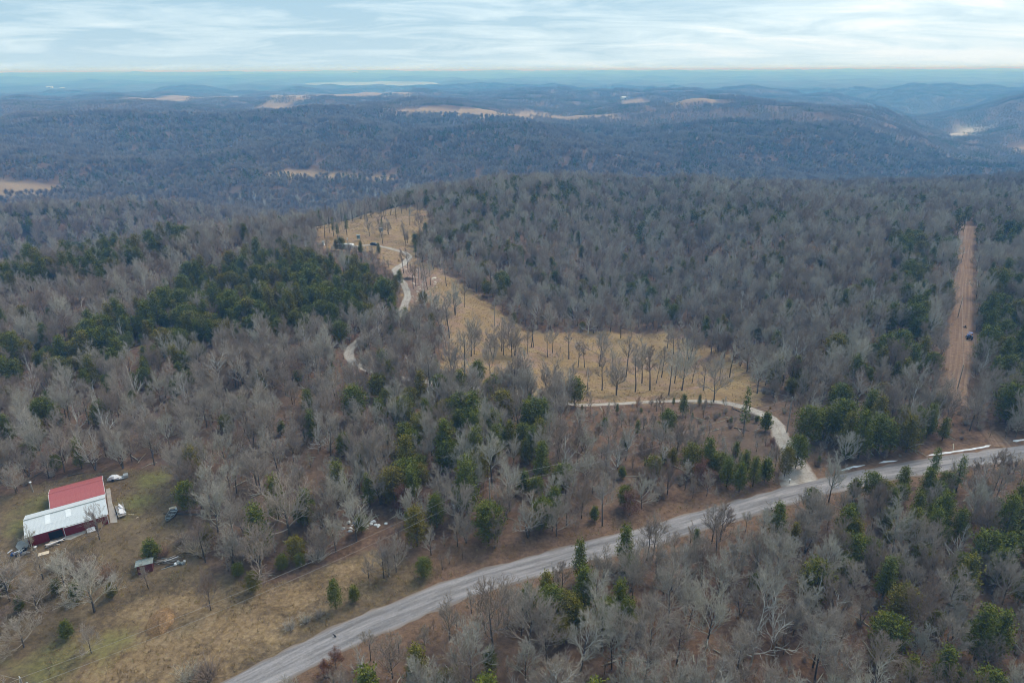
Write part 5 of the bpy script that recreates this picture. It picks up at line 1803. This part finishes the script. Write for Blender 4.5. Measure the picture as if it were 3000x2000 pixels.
mb = MB(); rr_ = hull(1.0, 0.02, 0.55); skin(mb, rr_); mb.add(rr_[0], [(0, 1, 2, 3, 4, 5)]); mb.build('hull', M['alu'], t_, True)
mb = MB(); rr_ = hull(0.95, 0.07, 0.55); skin(mb, rr_, True); mb.build('inside', M['boat_in'], t_, True)
for sd in (0, 5):
    MB().tube([r[sd] for r in hull(1.0, .02, .57)], 0.045, 6).build('gunwale', M['alu'], t_)
for sx, ww in ((-1.6, 1.5), (-.4, 1.55), (0.8, 1.3)):
    MB().box((sx, 0, 0.36), (0.32, ww, 0.06)).build('bench', M['alu'], t_)
for i in range(6):
    MB().box((rj.uniform(-1.2, 1.0), rj.uniform(-.4, .4), 0.40), (rj.uniform(.5, 1.4), 0.09, 0.05), rj.uniform(-.7, .7)).build('scrap_board', rj.choice([M['wood_grey'], M['steel']]), t_)
MB().box((-2.25, 0.35, 0.62), (0.25, 0.28, 0.4)).build('motor', M['plastic'], t_)

# scrap wood, buckets and pipe
x_, y_, z_ = gz(492, 1645)
t_ = thing('scrap_wood_pile', 'heap of grey branches and pale boards beside the shed cedar', 'wood pile', (x_, y_, z_), 0.4)
for i in range(26):
    a = rj.uniform(-.5, .5)
    p = Vector((rj.gauss(0, .6), rj.gauss(0, .35), 0.1 + 0.022 * i))
    dd = Vector((math.cos(a), math.sin(a), rj.uniform(-.1, .12))) * rj.uniform(.6, 1.5)
    MB().tube([p - dd, p + dd], rj.uniform(.035, .08), 5).build('branch', rj.choice([M['wood_grey'], M['wood_grey'], M['black'], M['bark_dark'], M['wood_grey'], M['tin'], M['tarp_white']]), t_)
for i, (u_, v_, rx_) in enumerate([(522, 1650, 1.2), (531, 1652, 1.4), (540, 1651, 0.9)]):
    x_, y_, z_ = gz(u_, v_)
    t_ = thing('drum', ['pale grey drum tipped over nearest the wood pile', 'middle one of three tipped pale drums beside the wood pile', 'pale drum farthest from the wood pile, propped up'][i], 'drum', (x_, y_, z_ + .3), 0.8 * i + .4, 'tipped drums beside the wood pile')
    mb = MB(); mb.lathe((0, 0, -.45), [(0.27, 0), (0.29, .02), (0.27, .3), (0.29, .32), (0.27, .6), (0.29, .88), (0.27, .9)], 14); o = mb.build('shell', M['tin'] if i == 1 else M['steel'], t_, True); o.rotation_euler = (R(70) if i < 2 else R(20), 0, 0)
    MB().lathe((0, 0, .452), [(0.255, 0), (0.255, .02)], 14).build('lid', M['steel'], o)
x_, y_, z_ = gz(500, 1660)
t_ = thing('hand_trailer', 'small trailer tongue with a white tank lying below the wood pile', 'trailer', (x_, y_, z_), 0.55)
MB().box((-.4, 0, 0.12), (2.4, 0.09, 0.09)).build('drawbar', M['steel'], t_)
MB().box((-.2, .35, 0.06), (1.6, 0.5, 0.06)).build('deck', M['rubber'], t_)
mb = MB(); mb.lathe((.9, -.3, .3), [(0.1, 0), (0.26, .08), (0.28, .5), (0.1, .62)], 12, 0, 'Y'); mb.build('tank', M['plastic'], t_, True)

# straw heap
x_, y_, z_ = gz(470, 1822)
t_ = thing('straw_heap', 'low rounded heap of orange straw in the grass field', 'straw', (x_, y_, z_), 0.2)
rows = []
mb = MB()
ns = 40
vs, fs = [], []
for i in range(9):
    r_ = i / 8
    for k in range(ns):
        a = 2 * math.pi * k / ns
        nn = float(fbm(math.cos(a) * r_ * 2.2 + 4, math.sin(a) * r_ * 2.2 + 9, 4, 3))
        q = r_ * (1 + 0.3 * float(noise2(math.cos(a) * 1.3 + 3, math.sin(a) * 1.3)))
        vs.append((2.1 * q * math.cos(a), 3.3 * q * math.sin(a), max(-.1, (1 - r_ ** 1.8) * (1.0 + .6 * nn)) + .08 - (.25 if i == 8 else 0)))
for i in range(8):
    for k in range(ns):
        k2 = (k + 1) % ns
        fs.append((i * ns + k, (i + 1) * ns + k, (i + 1) * ns + k2, i * ns + k2))
mb.add(vs, fs); mb.build('mound', M['straw'], t_, True)
mb = MB()
for i in range(3600):
    a, q = rj.uniform(0, 6.283), math.sqrt(rj.random()) * 1.08
    p = Vector((2.1 * q * math.cos(a), 3.3 * q * math.sin(a), max(0, (1 - q ** 1.8)) + rj.uniform(.05, .3)))
    dd = Vector((rj.gauss(0, 1), rj.gauss(0, 1), rj.uniform(-.1, .5))).normalized() * rj.uniform(.15, .4)
    s_ = Vector((-dd.y, dd.x, 0)).normalized() * .02
    mb.add([p - s_, p + s_, p + dd], [(0, 1, 2)])
mb.build('straw_blades', M['straw'], t_, kind='stuff')

# rubbish in the brush
x_, y_, z_ = gz(1072, 1535)
t_ = thing('rubbish_heap', 'scatter of white household rubbish dumped in the brush', 'rubbish', (x_, y_, z_))
for i in range(30):
    px_, py_ = rj.gauss(0, 2.4), rj.gauss(0, 1.0)
    s_ = rj.uniform(.2, .62)
    mb = MB(); lump(mb, (px_, py_, 0.02), (s_, s_ * rj.uniform(.5, 1), s_ * rj.uniform(.5, .9)), rj, 6)
    mb.build('bag', M['tarp_blue'] if i == 3 else (M['rubber'] if i % 9 == 5 else M['plastic']), t_)

# bird on the road
x_, y_, z_ = at_z(981, 1864, 0.18) + (0,)
z_ = hz(x_, y_) + 0.17
t_ = thing('black_bird', 'black bird standing on the gravel road', 'bird', (x_, y_, z_), R(150))
mb = MB()
prof = [(-.34, .02, .12), (-.22, .07, .14), (-.08, .12, .19), (.06, .125, .23), (.16, .09, .28), (.22, .065, .34), (.28, .07, .38), (.33, .055, .385), (.37, .02, .37), (.44, .006, .35)]
vs, fs = [], []
nb = 8
for xx, r_, zz in prof:
    for k in range(nb):
        a = 2 * math.pi * k / nb
        vs.append((xx, r_ * math.cos(a), zz + r_ * .9 * math.sin(a)))
for i in range(len(prof) - 1):
    for k in range(nb):
        fs.append((i * nb + k, i * nb + (k + 1) % nb, (i + 1) * nb + (k + 1) % nb, (i + 1) * nb + k))
mb.add(vs, fs)
for sy in (-1, 1):
    mb.tube([(0, sy * .04, .1), (.02, sy * .05, 0.0), (.1, sy * .06, -.005)], [.014, .01, .008], 4)
mb.build('body', M['feather'], t_, True)
for sy in (-1, 1):
    MB().add([(.1, sy * .10, .27), (-.05, sy * .135, .28), (-.38, sy * .05, .14), (-.36, sy * .05, .10), (-.02, sy * .13, .16)], [(0, 1, 2, 3, 4)]).build('wing', M['feather'], t_)

# ------------------------------------------------------------------ poles and wires


def power_pole(x_, y_, h, label, group=None, arm_rz=None, can=False, name='power_pole'):
    t = thing(name, label, 'power pole', (x_, y_, hz(x_, y_)), arm_rz or 0.0, group)
    MB().lathe((0, 0, -.3), [(0.17, 0), (0.11, h + .3)], 9).build('pole', M['pole'], t)
    if arm_rz is not None:
        MB().box((0, 0.14, h - .5), (2.0, 0.10, 0.12)).build('crossarm', M['pole'], t)
        for sx in (-.9, .9):
            MB().lathe((sx, .14, h - .44), [(0.05, 0), (0.07, .06), (0.03, .16)], 8).build('insulator', M['plastic'], t)
    MB().lathe((0, 0, h), [(0.05, 0), (0.07, .08), (0.03, .2)], 8).build('insulator', M['plastic'], t)
    if can:
        MB().lathe((.05, -.42, h - 2.3), [(0.05, 0), (0.25, .05), (0.25, .9), (0.1, 1.0)], 12).build('transformer', M['steel'], t)
    return t


def wire(a, b, sag, label, r_=0.022):
    pts = []
    for s in np.linspace(0, 1, 25):
        p = Vector(a).lerp(Vector(b), s)
        p.z -= sag * 4 * s * (1 - s)
        pts.append(p)
    mb = MB(); mb.tube(pts, r_, 4)
    o = mb.build('power_line', M['wire'])
    return tag(o, label, 'wire', 'power lines')


PH = 10.5
p1 = at_z(56, 1978, PH); p2 = at_z(1434, 1402, PH); p3 = at_z(2325, 1144, PH)
line_rz = math.atan2(p2[1] - p1[1], p2[0] - p1[0]) + math.pi / 2
power_pole(*p1, PH, 'power pole at the bottom corner of the grass field', None, line_rz, True)
power_pole(*p2, PH, 'grey power pole standing clear in front of the dark cedars', None, None)
power_pole(*p3, PH, 'weathered power pole in the wood above the driveway bend', None, None)
g1, g2, g3 = hz(*p1), hz(*p2), hz(*p3)
p0 = (2 * p1[0] - p2[0], 2 * p1[1] - p2[1])
for dz, nm in ((0.0, 'upper'), (-2.0, 'lower')):
    wire((p1[0], p1[1], g1 + PH + dz), (p2[0], p2[1], g2 + PH + dz), 1.6, nm + ' power line across the grass field')
    wire((p2[0], p2[1], g2 + PH + dz), (p3[0], p3[1], g3 + PH + dz), 1.6, nm + ' power line between the cedars and the driveway bend')
    wire((p0[0], p0[1], g1 + PH + dz), (p1[0], p1[1], g1 + PH + dz), 1.4, nm + ' power line leaving the field corner')
wire((p1[0] - 40, p1[1] + 14, g1 + 8), (p1[0], p1[1], g1 + PH - .4), 0.8, 'service wire leading from the field corner pole towards the thicket')
q1 = ground_at(1228, 832); q2 = ground_at(1449, 955); q0 = ground_at(1150, 700)
for q, lab in ((q1, 'tall power pole on the rocky slope below the driveway loop'), (q2, 'power pole at the edge of the yellow clearing')):
    power_pole(*q, 12.0, lab)
hq1, hq2 = hz(*q1) + 12, hz(*q2) + 12
wire((*q1, hq1), (*q2, hq2), 1.5, 'power line along the edge of the yellow clearing')
wire((*q2, hq2), (p3[0], p3[1], g3 + PH), 2.0, 'power line over the woods to the driveway bend')
tr = []
for (u_, v_, ht), lab in zip([(2822, 680, 9.0), (2815, 771, 8.0), (2806, 929, 8.0), (2805, 1139, 8.0)],
                         ['power pole at the far end of the dirt strip', 'second power pole down the dirt strip', 'power pole halfway along the dirt strip', 'power pole at the near end of the dirt strip']):
    q = ground_at(u_, v_)
    power_pole(*q, ht, lab)
    tr.append((q[0], q[1], hz(*q) + ht))
for a_, b_, lab in zip(tr[:-1], tr[1:], ['far span of wire over the dirt strip', 'middle span of wire over the dirt strip', 'near span of wire over the dirt strip']):
    wire(a_, b_, 1.0, lab)
# meter box on a post, mailbox
x_, y_, z_ = gz(1331, 1512)
t_ = thing('meter_post', 'white meter box on a short pole under the power line', 'meter box', (x_, y_, z_))
MB().lathe((0, 0, -.1), [(0.09, 0), (0.08, 3.2)], 8).build('post', M['pole'], t_)
MB().box((0, -.16, 2.6), (0.5, 0.25, 0.75)).build('box', M['plastic'], t_)
MB().box((0, -.295, 2.65), (0.4, 0.02, 0.55)).build('cover', M['steel'], t_)
x_, y_, z_ = gz(2312, 1416)
t_ = thing('mailbox', 'white mailbox beside the mouth of the driveway', 'mailbox', (x_, y_, z_), 0.3)
MB().box((0, 0, 0.5), (0.1, 0.1, 1.0)).build('post', M['pole'], t_)
mb = MB(); mb.prism([(-.25, -.13, 1.0), (-.25, .13, 1.0), (-.25, .13, 1.16), (-.25, .09, 1.25), (-.25, 0, 1.29), (-.25, -.09, 1.25), (-.25, -.13, 1.16)], (.5, 0, 0)); mb.build('box', M['plastic'], t_)

# ------------------------------------------------------------------ snow along the ditch
rsn = random.Random(9)
sn = spline([ground_at(u_, v_) for u_, v_ in [(2405, 1388), (2450, 1380), (2520, 1364), (2600, 1352), (2700, 1337), (2800, 1322), (2870, 1311), (2906, 1304)]], 0.7)
segs, cur = [], []
for i, p in enumerate(sn):
    if float(noise2(i / 6.0, 3.3)) > (0.42 if i < len(sn) * .55 else 0.62):
        if len(cur) > 4:
            segs.append(cur)
        cur = []
    else:
        cur.append(p)
if len(cur) > 4:
    segs.append(cur)
sn2 = spline([ground_at(u_, v_) for u_, v_ in [(2962, 1294), (3000, 1287), (3080, 1276)]], 0.7)
segs.append(list(sn2))
mb = MB()
for s_i, seg in enumerate(segs):
    seg = np.array(seg)
    dd = np.gradient(seg, axis=0); dd /= np.linalg.norm(dd, axis=1)[:, None]
    nr = np.stack([-dd[:, 1], dd[:, 0]], 1)
    n = len(seg)
    vs = []
    for i in range(n):
        tp = min(1, i / 2.0, (n - 1 - i) / 2.0)
        w = (0.2 + 0.27 * abs(float(noise2(i / 3.0, s_i * 5.1))) + 0.15 * rsn.random()) * max(tp, .08)
        off = 0.25 * float(noise2(i / 4.0, 20 + s_i))
        for k, hh in ((-1, -.03), (-.5, .13), (.5, .14), (1, -.03)):
            q = seg[i] + nr[i] * (off + k * w * rsn.uniform(.85, 1.15))
            vs.append((q[0], q[1], hz(q[0], q[1]) + hh * max(tp, .2)))
    fs = [(i * 4 + j, i * 4 + j + 1, i * 4 + j + 5, i * 4 + j + 4) for i in range(n - 1) for j in range(3)]
    mb.add(vs, fs)
o = mb.build('snow', M['snow'], None, True, kind='stuff')
o['label'] = 'thin broken strip of old snow along the road ditch'

# ------------------------------------------------------------------ the camp: camper, car, blind, privy
x_, y_, z_ = gz(1016, 730)
t_ = thing('camper_trailer', 'white camper trailer parked at the end of the driveway', 'camper', (x_, y_, z_), R(-4))
CL, CW = 8.4, 2.5
mb = MB()
outl = [(-CL / 2, .55), (CL / 2 - .5, .55), (CL / 2, 1.1), (CL / 2 - .25, 2.4), (CL / 2 - .8, 3.0), (-CL / 2 + .4, 3.0), (-CL / 2, 2.6)]
mb.prism([(a, -CW / 2, b) for a, b in outl], (0, CW, 0)); mb.build('body', M['rv'], t_)
MB().box((-.2, -CW / 2 - .015, 0.95), (CL - 1.0, 0.02, 0.28)).build('stripe', M['rv_grey'], t_)
for xx, ww, hh in ((-2.6, .62, .5), (-.75, .6, .55), (1.6, .7, .4)):
    w_ = MB().box((xx, -CW / 2 - .02, 1.9), (ww, 0.03, hh)).build('window', M['glass'], t_)
    MB().box((xx, -CW / 2 - .035, 1.9 + hh / 2 + .03), (ww + .1, 0.03, 0.05)).build('frame', M['trim_white'], w_)
d_ = MB().box((-1.45, -CW / 2 - .02, 1.55), (0.62, 0.03, 1.8)).build('door', M['rv'], t_)
MB().box((-1.45, -CW / 2 - .04, 2.0), (0.34, 0.02, 0.5)).build('pane', M['glass'], d_)
for xx in (-.45, .45):
    for sy in (-1, 1):
        MB().lathe((xx - .2, sy * (CW / 2 - .12), 0.36), [(0.36, -.11), (0.36, .11)], 14, 0, 'Y').build('wheel', M['rubber'], t_)
MB().tube([(CL / 2 - .6, -.6, .5), (CL / 2 + 1.1, 0, .5), (CL / 2 - .6, .6, .5)], 0.06, 5).build('hitch', M['black'], t_)
MB().box((.8, 0, 3.13), (0.9, 0.7, 0.25)).build('roof_vent', M['rv'], t_)
# car
x_, y_, z_ = gz(1097, 719)
t_ = thing('parked_car', 'dark blue car parked beside the bend of the driveway', 'car', (x_, y_, z_), R(-24))
mb = MB()
prof = [(-2.25, .35), (2.25, .35), (2.3, .75), (2.1, .95), (1.0, 1.05), (.35, 1.55), (-1.5, 1.6), (-2.15, 1.1), (-2.3, .8)]
mb.prism([(a, -.88, b) for a, b in prof], (0, 1.76, 0)); mb.build('body', M['car'], t_)
for sy in (-1, 1):
    MB().add([(.85, sy * .895, 1.06), (.3, sy * .895, 1.48), (-1.4, sy * .895, 1.52), (-1.85, sy * .895, 1.08)], [(0, 1, 2, 3)]).build('window', M['glass'], t_)
    for xx in (-1.4, 1.4):
        MB().lathe((xx, sy * .80, .34), [(0.34, -.11), (0.34, .11)], 14, 0, 'Y').build('wheel', M['rubber'], t_)
    MB().box((2.27, sy * .62, .74), (0.08, 0.34, 0.14)).build('headlight', M['plastic'], t_)
MB().add([(1.04, -.8, 1.07), (1.04, .8, 1.07), (.42, .72, 1.54), (.42, -.72, 1.54)], [(0, 1, 2, 3)]).build('windscreen', M['glass'], t_)


def hunting_blind(u_, v_, base, label, rz):
    x_, y_, z_ = gz(u_, v_)
    t = thing('hunting_blind', label, 'hunting blind', (x_, y_, z_), rz)
    for sx in (-.8, .8):
        for sy in (-.8, .8):
            MB().tube([(sx * 1.2, sy * 1.2, 0), (sx, sy, base)], 0.07, 5).build('leg', M['wood_grey'], t)
    MB().box((0, 0, base + 1.0), (1.9, 1.9, 1.9)).build('cabin', M['blind'], t)
    MB().box((0, 0, base + 2.02), (2.2, 2.2, 0.12)).build('roof', M['tin'], t)
    MB().box((0, -.97, base + 1.35), (1.1, 0.04, 0.4)).build('window', M['black'], t)


hunting_blind(1051, 706, 1.4, 'pale green hunting blind on legs behind the driveway', 0.2)
hunting_blind(1118, 700, 4.5, 'raised hunting blind high among the slim trees beside the pine', 0.5)
x_, y_, z_ = gz(948, 719)
t_ = thing('privy', 'narrow white privy with an overhanging roof beside the camp clearing edge', 'privy', (x_, y_, z_), -.2)
MB().box((0, 0, 1.05), (1.1, 1.1, 2.1)).build('cabin', M['rv'], t_)
MB().box((0, 0, 2.2), (1.6, 1.6, 0.12), 0, 0, R(8)).build('roof', M['tin'], t_)
MB().box((0, -.57, .95), (0.7, 0.04, 1.75)).build('door', M['rv_grey'], t_)
x_, y_, z_ = gz(938, 718)
t_ = thing('picnic_table', 'pale picnic table beside the white privy', 'table', (x_, y_, z_), -.1)
MB().box((0, 0, .75), (1.8, .75, .06)).build('table_top', M['board'], t_)
for sy in (-.68, .68):
    MB().box((0, sy, .45), (1.8, .25, .05)).build('bench', M['board'], t_)
for sx in (-.65, .65):
    MB().box((sx, 0, .38), (.08, 1.5, .08)).box((sx, .25, .37), (.08, .08, .72)).box((sx, -.25, .37), (.08, .08, .72)).build('leg', M['wood_grey'], t_)
x_, y_, z_ = gz(1001, 710)
t_ = thing('water_tank', 'dark round tank behind the camper trailer', 'tank', (x_, y_, z_))
MB().lathe((0, 0, 0), [(0.7, 0), (0.75, .1), (0.75, 1.2), (0.5, 1.45), (0.15, 1.5)], 16).build('shell', M['rubber'], t_, True)
MB().lathe((0, 0, 1.5), [(0.18, 0), (0.18, .1)], 10).build('lid', M['black'], t_)
x_, y_, z_ = gz(1019, 716)
t_ = thing('service_post', 'white electric box on a post behind the camper trailer', 'meter box', (x_, y_, z_))
MB().box((0, 0, 2.2), (0.16, 0.16, 4.4)).build('post', M['pole'], t_)
MB().box((0, -.2, 3.2), (0.6, 0.3, 0.9)).build('box', M['plastic'], t_)
# brush pile
x_, y_, z_ = gz(1193, 818)
t_ = thing('brush_pile', 'dark heap of cut brush on the rocky slope', 'brush pile', (x_, y_, z_), .2)
mb = MB()
for i in range(260):
    p = Vector((rj.gauss(0, 1.1), rj.gauss(0, .7), 0))
    p.z = max(0.05, .9 * math.exp(-(p.x ** 2 + p.y ** 2) / 1.6)) * rj.random() + .05
    dd = Vector((rj.gauss(.7, .6), rj.gauss(0, .5), rj.uniform(-.15, .25))).normalized() * rj.uniform(.5, 1.3)
    mb.tube([p - dd, p + dd], [0.04, 0.012], 3, cap=False)
mb.build('branches', M['bark_dark'], t_, kind='stuff')

# limestone on the rocky slope: slabs one can point to, and rubble


def rock(u_, v_, s_, label, group=None):
    x_, y_, z_ = gz(u_, v_)
    mb = MB(); lump(mb, (0, 0, -.05), (s_, s_ * rj.uniform(.6, .9), s_ * rj.uniform(.22, .4)), rj, 8)
    o = mb.build('limestone_rock', M['limestone']); o.location = (x_, y_, z_); o.rotation_euler = (0, 0, rj.uniform(0, 3))
    tag(o, label, 'rock', group)


rock(1271, 815, 1.7, 'large pale limestone slab on the rocky slope')
for u_, v_, s_ in [(1274, 826, .9), (1273, 831, .7), (1214, 811, .7), (1215, 832, .7), (1209, 829, .7), (1279, 841, .6), (1225, 840, .7), (1229, 846, .8), (1222, 854, .7), (1232, 858, .8), (1259, 867, .7), (1286, 869, .6), (1281, 857, .5),
               (1232, 893, 1.0), (1219, 881, .6), (1191, 787, .6), (1187, 786, .5), (1224, 805, .5), (1245, 833, .5), (1240, 836, .5)]:
    rock(u_, v_, s_, 'pale limestone block scattered on the rocky slope', 'limestone blocks on the rocky slope')
mb = MB()
lo_, hi_ = ROCKY.min(0), ROCKY.max(0)
k = 0
while k < 420:
    px_, py_ = rj.uniform(lo_[0], hi_[0]), rj.uniform(lo_[1], hi_[1])
    if bool(inside(px_, py_, ROCKY)) and float(noise2(px_ / 7, py_ / 7, 4)) > -.1:
        s_ = rj.uniform(.1, .34)
        lump(mb, (px_, py_, hz(px_, py_) - .04), (s_, s_ * .8, s_ * .5), rj, 5)
        k += 1
o = mb.build('rubble', M['limestone'], None, kind='stuff'); o['label'] = 'small limestone rubble strewn over the rocky slope'
# fallen logs
for (u0, v0, u1, v1, r_, lab) in [(2148, 1198, 2180, 1213, .16, 'fallen log beside the driveway bend near the leaning oak'), (2182, 1208, 2212, 1222, .14, 'second fallen log along the driveway bend beside the tall pine'), (2150, 1254, 2195, 1263, .14, 'log lying at the foot of the tall pine'),
                              (60, 1420, 130, 1380, .18, 'long fallen trunk in the brush behind the barn'), (200, 1395, 250, 1385, .16, 'short fallen trunk in the brush behind the red roof'), (480, 1505, 660, 1512, .14, 'dark fallen trunk beyond the boat')]:
    a_, b_ = ground_at(u0, v0), ground_at(u1, v1)
    A_, B_ = Vector((*a_, hz(*a_) + r_)), Vector((*b_, hz(*b_) + r_))
    t_ = thing('fallen_log', lab, 'log', A_)
    mb = MB(); mb.tube([Vector((0, 0, 0)), (B_ - A_) * .5 + Vector((.1, .1, .05)), B_ - A_], [r_, r_ * .8, r_ * .5], 7); mb.build('stem', M['bark_dark'], t_)
    mb = MB(); dd = (B_ - A_); sd = Vector((-dd.y, dd.x, 0)).normalized()
    mb.tube([dd * .6, dd * .7 + sd * .7 + Vector((0, 0, .5))], [r_ * .4, .02], 4); mb.build('stub', M['bark_dark'], t_)

# ------------------------------------------------------------------ tractor on the dirt strip
x_, y_, z_ = gz(2838, 992)
t_ = thing('tractor', 'blue tractor parked at the side of the dirt strip', 'tractor', (x_, y_, z_), R(70))
mb = MB(); mb.prism([(.1, -.36, .7), (1.75, -.36, .7), (1.8, -.33, 1.25), (.2, -.36, 1.4)], (0, .72, 0)); mb.build('hood', M['tractor'], t_)
MB().box((0, 0, .75), (2.6, .5, .35)).build('chassis', M['black'], t_)
for sy in (-1, 1):
    w_ = MB().lathe((-.75, sy * .72, .68), [(0.45, -.2), (0.68, -.18), (0.68, .18), (0.45, .2)], 18, 0, 'Y').build('wheel', M['rubber'], t_)
    MB().lathe((-.75, sy * .72, .68), [(0.3, -.21), (0.3, .21)], 12, 0, 'Y').build('rim', M['plastic'], w_)
    w_ = MB().lathe((1.25, sy * .66, .4), [(0.25, -.13), (0.4, -.11), (0.4, .11), (0.25, .13)], 16, 0, 'Y').build('wheel', M['rubber'], t_)
    MB().lathe((1.25, sy * .66, .4), [(0.2, -.14), (0.2, .14)], 10, 0, 'Y').build('rim', M['plastic'], w_)
    MB().box((-.75, sy * .72, 1.42), (1.1, .4, .06)).build('fender', M['tractor'], t_)
    MB().box((-.9, sy * .55, 1.9), (.08, .08, 1.3)).build('roll_bar', M['black'], t_)
MB().box((-.75, 0, 2.55), (1.4, 1.3, .1)).build('canopy', M['tractor'], t_)
MB().box((-.8, 0, 1.3), (.5, .5, .1)).box((-1.05, 0, 1.55), (.08, .5, .5)).build('seat', M['rubber'], t_)
MB().tube([(-.1, 0, 1.25), (-.25, 0, 1.55)], .03, 5).build('steering_column', M['black'], t_)
x_, y_, z_ = gz(2827, 960)
t_ = thing('stump', 'dark uprooted stump on the dirt strip near the tractor', 'stump', (x_, y_, z_))
mb = MB(); mb.tube([(0, 0, -.1), (0.1, 0, .9)], [.35, .22], 8); mb.build('stem', M['bark_dark'], t_)
for k in range(5):
    a = k * 1.26
    MB().tube([(0, 0, .15), (.6 * math.cos(a), .6 * math.sin(a), .25), (1.0 * math.cos(a), 1.0 * math.sin(a), -.05)], [.14, .09, .03], 5).build('root', M['bark_dark'], t_)

# ------------------------------------------------------------------ far barns


def far_barn(u_, v_, w, l, h, m_roof, m_wall, label, arch=True, rz=0.0):
    x_, y_ = ground_at(u_, v_)
    z_ = hz(x_, y_)
    t = thing('far_barn', label, 'barn', (x_, y_, z_), rz)
    MB().box((0, 0, h * .25), (l, w, h * .5)).build('wall', m_wall, t)
    n = 9
    pr = [(-l / 2 - .3, w * .54 * math.cos(a), h * .48 + h * .52 * (math.sin(a) if arch else (1 - abs(math.cos(a))))) for a in np.linspace(0, math.pi, n)]
    MB().prism(pr, (l + .6, 0, 0)).build('roof', m_roof, t)
    MB().box((0, -w / 2 - .06, h * .2), (l * .2, .1, h * .4)).build('door', M['black'], t)


far_barn(146, 258, 22, 42, 13, M['barn_far'], M['barn_far'], 'white arched barn on the dark wooded ridge far away', True, 0.2)
far_barn(182, 259, 12, 30, 7, M['barn_far'], M['barn_far'], 'low white barn beside the arched one on the far ridge', False, 0.1)
far_barn(686, 287, 14, 34, 9, M['barn_far'], M['roof_red'], 'red barn with a white roof at the edge of the far pasture', False, 0.0)
far_barn(1829, 291, 16, 26, 10, M['barn_far'], M['barn_far'], 'white arched barn at the end of the long far pasture', True, 0.3)
far_barn(1040, 214, 60, 110, 34, M['barn_far'], M['barn_far'], 'pale group of silos faint near the skyline', False, 0.0)

# ------------------------------------------------------------------ air
def haze_mat():
    m = bpy.data.materials.new('haze_air')
    m.use_nodes = True
    nt = m.node_tree
    nt.nodes.clear()
    out = nt.nodes.new('ShaderNodeOutputMaterial')
    v = nt.nodes.new('ShaderNodeVolumePrincipled')
    v.inputs['Color'].default_value = (0.15, 0.48, 1.0, 1)
    v.inputs['Density'].default_value = HAZE
    v.inputs['Absorption Color'].default_value = (1, 1, 1, 1)
    v.inputs['Anisotropy'].default_value = 0.0
    nt.links.new(v.outputs[0], out.inputs['Volume'])
    return m


HAZE = 0.00031
mb = MB()
mb.box((0, 12500, (97 - 110) / 2), (53000, 28600, 97 + 110))
hz_o = mb.build('haze', haze_mat(), None, kind='stuff')
hz_o['label'] = 'pale blue haze over the whole landscape'
